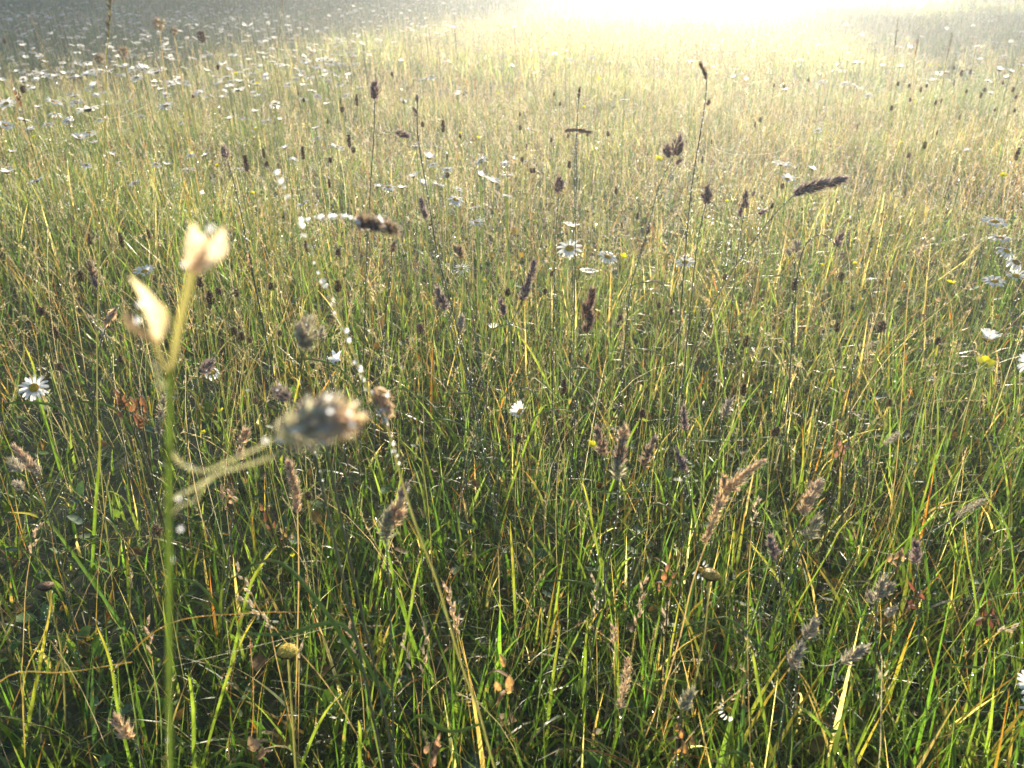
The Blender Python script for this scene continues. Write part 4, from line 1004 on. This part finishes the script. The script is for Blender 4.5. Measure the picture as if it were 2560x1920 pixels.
def spent_daisy(label, px, py, wpx, z, tilt=(0, -14), col=(.48, .36, .05), rim=(.12, .07, .03), short=None):
    Y = y_for(px, py, z); hp = at_y(px, py, Y); s = wpx * mpp(hp) / .016; S = stem_from_head(hp); base = S[-1]
    root = tag(empty("spent_daisy"), label, "spent daisy"); root.location = Vector(base)
    mb = MB(); tube(mb, S - base, .0010 * max(.8, s) * np.linspace(.9, 1.2, len(S)), STEMC['olive'], 6); mb.build("stem", M['stalk'], root)
    Rm = Matrix.Translation(Vector(hp - base)) @ Matrix.Rotation(rad(tilt[0]), 4, 'Y') @ Matrix.Rotation(rad(tilt[1]), 4, 'X') @ Matrix.Scale(s, 4)
    o = dome_mb(.008, .006, col, 7, 16, .05).build("flower_disc", M['disc'], root); o.matrix_local = Rm
    o = cup_mb(.008, rim).build("withered_cup", M['head'], root); o.matrix_local = Rm
    if short: LAND.append((px, py, short))
spent_daisy("yellow capped seed head with dark brown underside on a straight stalk", 719, 1632, 52, .26, short="yellow capped seed head")
spent_daisy("spent flat yellow brown disc with ragged rim on a stout stem", 1776, 1440, 46,   .28, (6, -12), (.40, .27, .05), short="spent yellow disc")
spent_daisy("round brown knobbly seed head low at the left", 114, 1468, 38, .24, (0, -25), (.17, .10, .05), (.08, .05, .03), short="round knobbly seed head")
def fluffy(label, px, py, wpx, z):
    Y = y_for(px, py, z); hp = at_y(px, py, Y); w = wpx * mpp(hp); S = stem_from_head(hp); base = S[-1]
    root = tag(empty("spent_daisy"), label, "spent daisy"); root.location = Vector(base)
    mb = MB(); tube(mb, S - base, .0010, STEMC['straw'], 5); mb.build("stem", M['stalk'], root)
    n = 70; a = rng.normal(0, 1, (n, 3)); a[:, 2] += .3; a /= np.linalg.norm(a, axis=1)[:, None]
    mb = MB(); spikelets(mb, (hp - base) + a * w * .12, a, np.full(n, w * .36), np.full(n, w * .10), jcol((.50, .42, .27), n)); mb.build("seed_head", M['head'], root)
fluffy("pale fluffy dried flower standing highest before the blue shade", 397, 60, 36, .66)
fluffy("round fluffy dried flower right of the highest one", 435, 79, 22, .66)
fluffy("ragged dried flower with spread bracts below the highest fluffy one", 307, 130, 34, .60)
fluffy("pair topped dried flower left of the ragged one", 248, 148, 28, .58)

def green_seed(label, px, py, wpx, z, short=None):
    Y = y_for(px, py, z); hp = at_y(px, py, Y); w = wpx * mpp(hp); S = stem_from_head(hp); base = S[-1]
    root = tag(empty("buttercup_seed_head"), label, "seed head"); root.location = Vector(base)
    mb = MB(); tube(mb, S - base, .0007, (.13, .20, .05), 6); mb.build("stem", M['stalk'], root)
    n = 60; a = rng.normal(0, 1, (n, 3)); a /= np.linalg.norm(a, axis=1)[:, None]
    mb = MB(); spikelets(mb, (hp - base) + a * w * .22, a, np.full(n, w * .3), np.full(n, w * .2), jcol((.13, .22, .03), n), awn=.15); mb.build("seed_head", M['leaf'], root)
    if short: LAND.append((px, py, short))
green_seed("green spiky buttercup seed ball, left one of the pair on curved stalks", 299, 1579, 20, .25)
green_seed("green spiky buttercup seed ball, right one of the pair, slightly bigger", 346, 1574, 22, .25, "green seed ball pair")
green_seed("small bright green seed ball beside the ragged tan head stem", 1943, 1318, 20, .29)
green_seed("dark green seed ball above the dry amber leaf", 1354, 1508, 20, .24)

def rattle(label, px, py, hpx, z, n=9, col=(.36, .25, .15), short=None, name="yellow_rattle"):
    """Dry stem with papery inflated pods."""
    Y = y_for(px, py, z + .03); hp = at_y(px, py, Y); k = mpp(hp); S = stem_from_head(hp, .03); base = S[-1]
    root = tag(empty(name), label, "dry plant"); root.location = Vector(base)
    mb = MB(); tube(mb, S - base, .0007, (.11, .07, .035), 6); mb.build("stem", M['dark_stalk'], root)
    V0, F0 = ico()
    for i in range(n):
        t = i / max(1, n - 1); c = (hp - base) + np.array([rng.normal(.07, .10) * hpx * k * (1 if i % 2 else -1), rng.normal(0, .006), -t * hpx * k * .85])
        r = hpx * k * rng.uniform(.10, .15)
        R3 = np.array(Matrix.Rotation(rng.uniform(0, 6.28), 3, 'Z') @ Matrix.Rotation(rng.normal(0, .5), 3, 'X'))
        V = V0 * np.array([r * .85, r * .45, r * 1.25]); V[:, :2] *= (1 - .5 * np.clip(V0[:, 2:], 0, 1) ** 1.5); V = V * (1 + .10 * np.sin(V0[:, :1] * 9 + i) * np.cos(V0[:, 2:] * 8))
        V[:, 2] += np.where(V0[:, 2] > .8, r * .55, 0)
        mb = MB(); mb.add(V @ R3.T + c, jcol(col, len(V), .16), tris=F0); mb.build("seed_pod", M['scale'], root)
    for i in range(2):
        a = rng.uniform(0, 6.283); c = (hp - base) + np.array([0, 0, -hpx * k * rng.uniform(.1, .9)]); L = hpx * k * .5
        pts = smooth([c, c + np.array([math.cos(a), math.sin(a), .5]) * L * .5, c + np.array([math.cos(a), math.sin(a), -.1]) * L], 3)
        mb = MB(); strip(mb, pts, L * .25 * np.sqrt(np.clip(1 - np.linspace(0, 1, len(pts)) ** 2, .01, 1)), (-math.sin(a), math.cos(a), .3), (.19, .11, .06), fold=.4); mb.build("dry_leaf", M['leaf'], root)
    if short: LAND.append((px, py, short))
rattle("dry tan pods in a cluster beside the straw stem left of the four lobed head", 567, 1215, 60, .30, short="tan pods by straw stem")
rattle("crumpled dark red brown dry plant right of the tan pods", 664, 1275, 60, .27, 6, (.17, .085, .05), "crumpled red brown plant")
rattle("pair of green tan pods low behind the four lobed head", 712, 1325, 46, .25, 4, (.30, .22, .08))
rattle("papery brown pods in the bottom left part, near the frame bottom", 633, 1850, 80, .22, 6, short="bottom brown pods")
rattle("large papery tan pods at the bottom edge left of centre", 1083, 1855, 80, .22, 7, (.34, .22, .13), "bottom edge tan pods")
rattle("amber translucent dry leaf plant with red top in the lower middle", 1268, 1660, 110, .25, 4, (.38, .25, .10), "dry amber leaf")
rattle("light tan rattle pods on a thin stem right of the ragged tan head", 2252, 1372, 60, .28, 6, (.42, .29, .14), "light tan rattle pods")
rattle("red brown shrivelled leaf plant below the light tan rattle pods", 2293, 1470, 80, .24, 4, (.20, .08, .05), "red shrivelled plant")
rattle("brown pods with orange bits right of the straw clump", 1670, 1425, 70, .27, 6, (.34, .18, .08))
rattle("dull brown dry plant behind the pale bent panicle", 345, 1000, 80, .33, 8, (.18, .10, .05))
rattle("rusty dry plant cluster left of the blurred green stem", 300, 985, 70, .33, 7, (.20, .10, .05))
rattle("tan papery pods beside the bleached stem in the left upper grass", 622, 640, 36, .40, 5, (.34, .22, .11))
rattle("brown withered umbel at the top left edge before the daisies", 45, 232, 34, .50, 5, (.20, .11, .06))
rattle("dark brown dry stalk tangle right of the lacy grey panicle, near the right edge", 2480, 1520, 70, .23, 5, (.12, .05, .03))
rattle("tan dry pods at the lower left corner of the golden panicle stem foot", 1712, 1830, 80, .22, 5, (.38, .22, .07))
rattle("crumpled mauve brown dry flower low on the right side", 2110, 1110, 60, .31, 6, (.22, .13, .09))

# --- labels that tell the smaller flowers apart: by the landmark nearest in the view
USED = set()
def word_dir(dx, dy):
    a = math.degrees(math.atan2(-dy, dx)) % 360
    return ["right of", "above right of", "above", "above left of", "left of", "below left of", "below", "below right of"][int((a + 22.5) // 45) % 8]
def where(px, py, desc):
    c = sorted(LAND, key=lambda l: math.hypot(l[0] - px, l[1] - py))
    for q in ("", "just ", "second one ", "third one ", "further "):
        for l in c[:5]:
            d = math.hypot(l[0] - px, l[1] - py)
            if d < 4: continue
            s = f"{desc} {q}{word_dir(px - l[0], py - l[1])} the {l[2]}"
            if s not in USED and len(s.split()) <= 16:
                USED.add(s); return s
    s = f"{desc} among the thick grass near the {c[0][2]}"; return s

for (px, py, w) in BUTTER:
    size = "tiny yellow buttercup" if w < 12 else ("small yellow buttercup" if w < 20 else "bright yellow buttercup")
    make_buttercup(where(px, py, size), px, py, w, (rng.normal(0, 15), rng.normal(15, 15)), cup=rng.uniform(.3, .8))
for (px, py, h, k) in HEADS:
    z = float(np.interp(py, [100, 300, 600, 1000, 1400], [.60, .50, .40, .30, .26])) + rng.normal(0, .012)
    o = place_head(k, px, py, z, h)
    d = {0: "dark brown oval seed head", 1: "small dark brown round seed head", 2: "long brown cylindrical seed head", 3: "dull brown knobbly seed head"}[k]
    tag(o, where(px, py, d), "seed head", "brown seed heads in the meadow")

# mid-distance daisies, built from a few prototypes
def proto_daisy(raise_, n, wilt=0.):
    root = empty("oxeye_daisy"); root["category"] = "daisy"
    mb = MB(); S = smooth([(0, 0, .38), (.005, .004, .2), (.012, -.004, 0)], 4); tube(mb, S, .0011, STEMC['green'], 5); mb.build("stem", M['stalk'], root)
    mb = dome_mb(.0072, .0042, (.62, .36, .02), 4, 9); o = mb.build("flower_disc", M['disc'], root); o.location = (0, 0, .38)
    o = cup_mb(.0070, (.07, .10, .03)).build("green_cup", M['leaf'], root); o.location = (0, 0, .38)
    mb = MB()
    for i in range(n):
        p = petal_mb(rng.uniform(.0145, .017), rng.uniform(.0045, .006), raise_ + rng.normal(0, .2), True, wilt)
        a = i / n * 6.2832 + rng.normal(0, .08); c, s = math.cos(a), math.sin(a)
        V = p.v[0] + np.array([.0055, 0, 0]); V = np.stack([V[:, 0] * c - V[:, 1] * s, V[:, 0] * s + V[:, 1] * c, V[:, 2]], 1)
        mb.add(V, p.c[0], quads=p.f4[0])
    o = mb.build("petals", M['petal'], root); o.location = (0, 0, .38)
    return root
DP = [proto_daisy(.45, 17), proto_daisy(.1, 19), proto_daisy(-.2, 18, .2), proto_daisy(.7, 15)]
DU = [False] * 4
def place_daisy(p, s, tx=None, ty=None):
    k = int(rng.choice(4, p=[.35, .35, .2, .1]))
    if not DU[k]: o = DP[k]; DU[k] = True
    else: o = copy_tree(DP[k])
    R_ = Matrix.Rotation(rng.normal(0, .22) if tx is None else tx, 4, 'Y') @ Matrix.Rotation(rng.normal(.1, .22) if ty is None else ty, 4, 'X')
    for ch in o.children:
        if ch.name.startswith("stem"): ch.scale = (max(1, s), max(1, s), p[2] / .38)
        else: ch.matrix_local = Matrix.Translation((0, 0, p[2])) @ R_ @ Matrix.Scale(s, 4)
    o.location = (p[0], p[1], 0); o.rotation_euler = (0, 0, rng.uniform(-.6, .6))
    return o
MID = [(342, 195, 34), (354, 173, 36), (391, 181, 36), (216, 187, 30), (4, 201, 24), (134, 256, 46), (191, 256, 38), (220, 275, 58), (264, 262, 26), (325, 252, 24), (240, 240, 24), (138, 285, 36), (16, 260, 44), (96, 268, 26), (415, 266, 42), (594, 226, 34), (686, 264, 30),
       (639, 279, 24), (574, 297, 26), (12, 313, 44), (77, 325, 34), (171, 305, 30), (199, 346, 46), (222, 332, 36), (236, 358, 24), (667, 303, 30), (712, 370, 30), (732, 401, 22), (842, 368, 40), (391, 411, 26), (417, 411, 28), (476, 389, 26), (513, 389, 28), (474, 423, 30), (338, 458, 32),
       (16, 431, 44), (92, 452, 40), (757, 509, 40), (281, 386, 24), (216, 413, 26), (789, 321, 24), (793, 346, 28), (354, 291, 20), (452, 307, 18), (1072, 395, 40), (1041, 366, 30), (1082, 413, 26), (1202, 403, 44), (1261, 411, 28), (1232, 454, 44), (1269, 439, 36), (1033, 441, 34),
       (1057, 460, 30), (1096, 462, 34), (946, 466, 30), (972, 468, 34), (1005, 470, 28), (1139, 500, 44), (1188, 519, 28), (1118, 425, 28), (1147, 474, 24), (1267, 490, 28), (1314, 403, 16), (1192, 557, 42), (1200, 439, 36), (1953, 411, 50), (2030, 423, 30), (1969, 449, 40), (2044, 327, 22),
       (2417, 378, 20), (2498, 175, 26), (2527, 179, 26), (2553, 163, 24), (2250, 167, 22), (602, 423, 24), (605, 295, 22), (1110, 440, 20), (700, 300, 20), (60, 300, 34), (120, 312, 26), (250, 300, 20), (30, 380, 26), (300, 405, 18), (1425, 150, 24), (1480, 145, 22), (1525, 152, 18), (1560, 250, 22)]
ND = 0
for (px, py, w) in MID:
    z = float(np.interp(py, [140, 300, 500, 600], [.50, .45, .42, .40])) + rng.normal(0, .01)
    Y = y_for(px, py, z); p = at_y(px, py, Y); s = w * mpp(p) / .043
    o = place_daisy(p, s)
    d = "broad white daisy" if w > 38 else ("white daisy" if w > 26 else "small white daisy")
    tag(o, where(px, py, d), "daisy", "white daisies in the mid field"); ND += 1
# far daisies in the shade at the upper left and around: the nearest as objects, the rest one mass
cand = []
while len(cand) < 1900:
    Y = 3.6 * (26 / 3.6) ** rng.random(); px = rng.uniform(-150, 2700)
    left = px < 1150 - (Y - 3.5) * 5
    pr = .95 if px < 1150 - max(0, 7 - Y) * 110 else (.12 if px < 1200 else (.05 if px < 2000 else .14))
    if rng.random() > pr: continue
    z = rng.uniform(.30, .44) + (.05 if Y > 6 else 0); D = Y; x = (px - 1280) / FPX * (Y * cp + (CAM_H - z) * sp)
    cand.append((Y, x, z))
cand.sort()
NEAR = cand[:180]
for (Y, x, z) in NEAR:
    px, _ = to_px((x, Y, z))
    o = place_daisy(np.array([x, Y, z]), rng.uniform(.85, 1.15))
    if px < 1100:
        tag(o, "small white daisy in the blue shaded left part of the field", "daisy", "daisies in the blue shade")
    elif px < 1900:
        tag(o, "small white daisy lost in the bright glow of the far field", "daisy", "daisies in the far glow")
    else:
        tag(o, "small pale daisy by the green shaded far right of the field", "daisy", "daisies by the far right shade")
mb = MB()
for (Y, x, z) in cand[180:]:
    n = 12; r = .021 * rng.uniform(.85, 1.2); a = np.arange(n) / n * 6.2832 + rng.random(); tl = rng.normal(0, .25, 2); ra = rng.normal(.15, .25)
    def pt(rr, aa, hh): 
        X_, Y_ = rr * np.cos(aa), rr * np.sin(aa); return np.stack([x + X_, Y + Y_, z + hh + X_ * tl[0] + Y_ * tl[1]], -1)
    V = np.stack([pt(r * .25, a, 0.), pt(r * .8, a - .18, r * .8 * ra), pt(r, a, r * ra), pt(r * .8, a + .18, r * .8 * ra)], 1).reshape(-1, 3)
    mb.add(V, (.78, .78, .77), quads=np.arange(n * 4).reshape(-1, 4))
    V0, F0 = OCT; mb.add(V0 * np.array([r * .34, r * .34, r * .2]) + (x, Y, z + .002), (.6, .35, .03), tris=F0)
    tube(mb, [(x, Y, z - .002), (x + .01, Y, z * .5), (x + .015, Y, 0)], .0013, (.09, .14, .035), 3)
tag(mb.build("distant_daisies", M['petal']), "countless white daisies speckling the shaded far field", "daisies", kind="stuff")

# ------------------------------------------------------------------ spider silk, wet and shining
for lb, pts, z in (("sagging silk thread shining between stems in the bright right of centre", [(1770, 365), (1830, 385), (1900, 386), (1960, 374), (1990, 352)], .55),
                   ("long sagging silk thread above the left daisies", [(150, 240), (205, 282), (260, 297), (320, 286), (380, 256)], .52),
                   ("curved silk thread beside the big purple head's stem", [(1630, 866), (1665, 868), (1695, 835), (1715, 790)], .40),
                   ("looped silk thread near the thick russet head", [(1395, 905), (1425, 955), (1470, 980), (1490, 1010)], .34),
                   ("low silk thread hanging between two grey heads", [(2010, 1640), (2040, 1662), (2085, 1660), (2120, 1630)], .27),
                   ("horizontal silk thread with fine drops low across the dark grass", [(420, 1670), (560, 1635), (700, 1600), (860, 1560)], .24),
                   ("wavy silk thread over straw stems right of the golden panicle", [(2360, 925), (2400, 935), (2440, 925), (2470, 905)], .33)):
    Y = y_for(pts[0][0], pts[0][1], z); S = smooth([at_y(a, b, Y + .01 * i) for i, (a, b) in enumerate(pts)], 5)
    mb = MB(); tube(mb, S, .00016 * max(1, Y * .9), (.72, .70, .62), 4); D = along(S, .004); drops(mb, D, np.full(len(D), .00022 * max(1, Y * .9)), mat=1, hi=False)
    tag(mb.build("silk_thread", [M['stalk'], M['dew']]), lb, "spider silk")

# ------------------------------------------------------------------ trees beyond the frame that throw the shade
def make_tree(x, y, h, crown_w, crown_z0, n, label, name="tree", seed=0):
    r = np.random.default_rng(seed)
    root = tag(empty(name, (x, y, 0)), label, "tree", "trees along the far field edge")
    mb = MB(); S = smooth([(0, 0, -.1), (r.normal(0, .1), r.normal(0, .1), h * .4), (r.normal(0, .2), r.normal(0, .2), h * .92)], 5)
    tube(mb, S, np.linspace(h * .035, h * .006, len(S)), (.1, .08, .06), 9); mb.build("trunk", M['bark'], root)
    for i in range(7):
        a = r.uniform(0, 6.283); z0 = crown_z0 + (h - crown_z0) * r.uniform(.0, .6); L = crown_w * .42 * r.uniform(.7, 1)
        mb = MB(); P = smooth([(0, 0, z0), (math.cos(a) * L * .5, math.sin(a) * L * .5, z0 + L * .35), (math.cos(a) * L, math.sin(a) * L, z0 + L * .5)], 3)
        tube(mb, P, np.linspace(h * .012, h * .003, len(P)), (.1, .08, .06), 6); mb.build("limb", M['bark'], root)
    nc = 190; cc = []
    while len(cc) < nc:
        q = r.uniform(-1, 1, 3)
        if (np.abs(q) ** 4).sum() < 1: cc.append(q)
    cc = np.array(cc) * np.array([crown_w * .5, crown_w * .4, (h - crown_z0) * .5]) + np.array([0, 0, (h + crown_z0) * .5])
    ci = r.integers(0, nc, n); P = cc[ci] + r.normal(0, 1, (n, 3)) * np.array([.34, .34, .26]) * crown_w / 6
    P[:, 2] = np.maximum(P[:, 2], crown_z0 * .85)
    U = r.normal(0, 1, (n, 3)); U /= np.linalg.norm(U, axis=1)[:, None]; W = np.cross(U, r.normal(0, 1, (n, 3))); W /= np.linalg.norm(W, axis=1)[:, None]
    s = r.uniform(.12, .24, n)[:, None]
    V = np.stack([P - U * s, P - W * s * .5, P + U * s, P + W * s * .5], 1).reshape(-1, 3)
    c = pick(np.array([(.04, .075, .015), (.055, .09, .02), (.03, .06, .015)]), n)
    mb = MB(); mb.add(V, np.repeat(c, 4, 0), quads=np.arange(n * 4).reshape(-1, 4)); mb.build("crown", M['crown'], root)
TX = [(-26, 34, 12.2), (-20.5, 34, 11.8), (-15.5, 33.5, 12.3), (-10.5, 34, 12.2), (-6, 33.6, 12.0), (-2.4, 33.6, 12.2), (1.2, 33.6, 11.4)]
TL = ["outermost leafy tree at the far end of the row", "rounded leafy tree second from the row's far end", "tall broad tree third from the row's far end", "tall full tree in the middle of the row",
      "lower bushy tree right of the row's middle", "tall leafy tree next to the last of the row", "last slim leafy tree beside the sunlit gap"]
for i, ((x, y, h), lb) in enumerate(zip(TX, TL)):
    make_tree(x, y, h, 7.6 if i < 6 else 5.6, .4, 32000, lb, "leafy_tree", 40 + i)
make_tree(14.6, 35, 8.6, 7.6, 5.4, 8500, "small flat topped tree standing alone right of the sunlit gap", "flat_topped_tree", 60)
def make_hedge():
    mb = MB(); n = 26000; r = np.random.default_rng(77)
    P = np.stack([r.uniform(13.5, 34, n), 30 + r.normal(0, .55, n), np.abs(r.normal(.9, .6, n))], 1)
    U = r.normal(0, 1, (n, 3)); U /= np.linalg.norm(U, axis=1)[:, None]; W = np.cross(U, r.normal(0, 1, (n, 3))); W /= np.linalg.norm(W, axis=1)[:, None]
    s = r.uniform(.07, .14, n)[:, None]
    mb.add(np.stack([P - U * s, P - W * s * .5, P + U * s, P + W * s * .5], 1).reshape(-1, 3), np.repeat(pick(np.array([(.035, .06, .015), (.05, .075, .02)]), n), 4, 0), quads=np.arange(n * 4).reshape(-1, 4))
    tag(mb.build("hedge", M['crown']), "dark field hedge along the far right edge of the meadow", "hedge")
make_hedge()

# ------------------------------------------------------------------ morning mist
def make_haze():
    m, nt, N, L = new_mat("morning_mist")
    v = N("ShaderNodeVolumePrincipled"); v.inputs["Color"].default_value = (.90, .95, 1.0, 1)
    v.inputs["Density"].default_value = 0.011; v.inputs["Anisotropy"].default_value = 0.62
    o = N("ShaderNodeOutputMaterial"); L(v.outputs[0], o.inputs["Volume"])
    mb = MB(); x, y0, y1, z0, z1 = 134, -134, 134, -1.2, 13.2
    V = [(-x, y0, z0), (x, y0, z0), (x, y1, z0), (-x, y1, z0), (-x, y0, z1), (x, y0, z1), (x, y1, z1), (-x, y1, z1)]
    mb.add(V, (1, 1, 1), quads=[(0, 3, 2, 1), (4, 5, 6, 7), (0, 1, 5, 4), (1, 2, 6, 5), (2, 3, 7, 6), (3, 0, 4, 7)])
    me = mb.mesh("haze", [m]); me.polygons.foreach_set("use_smooth", np.zeros(6, bool))
    ob = bpy.data.objects.new("haze", me); COL.objects.link(ob); ob["kind"] = "stuff"; ob["label"] = "thin morning mist over the meadow"
make_haze()
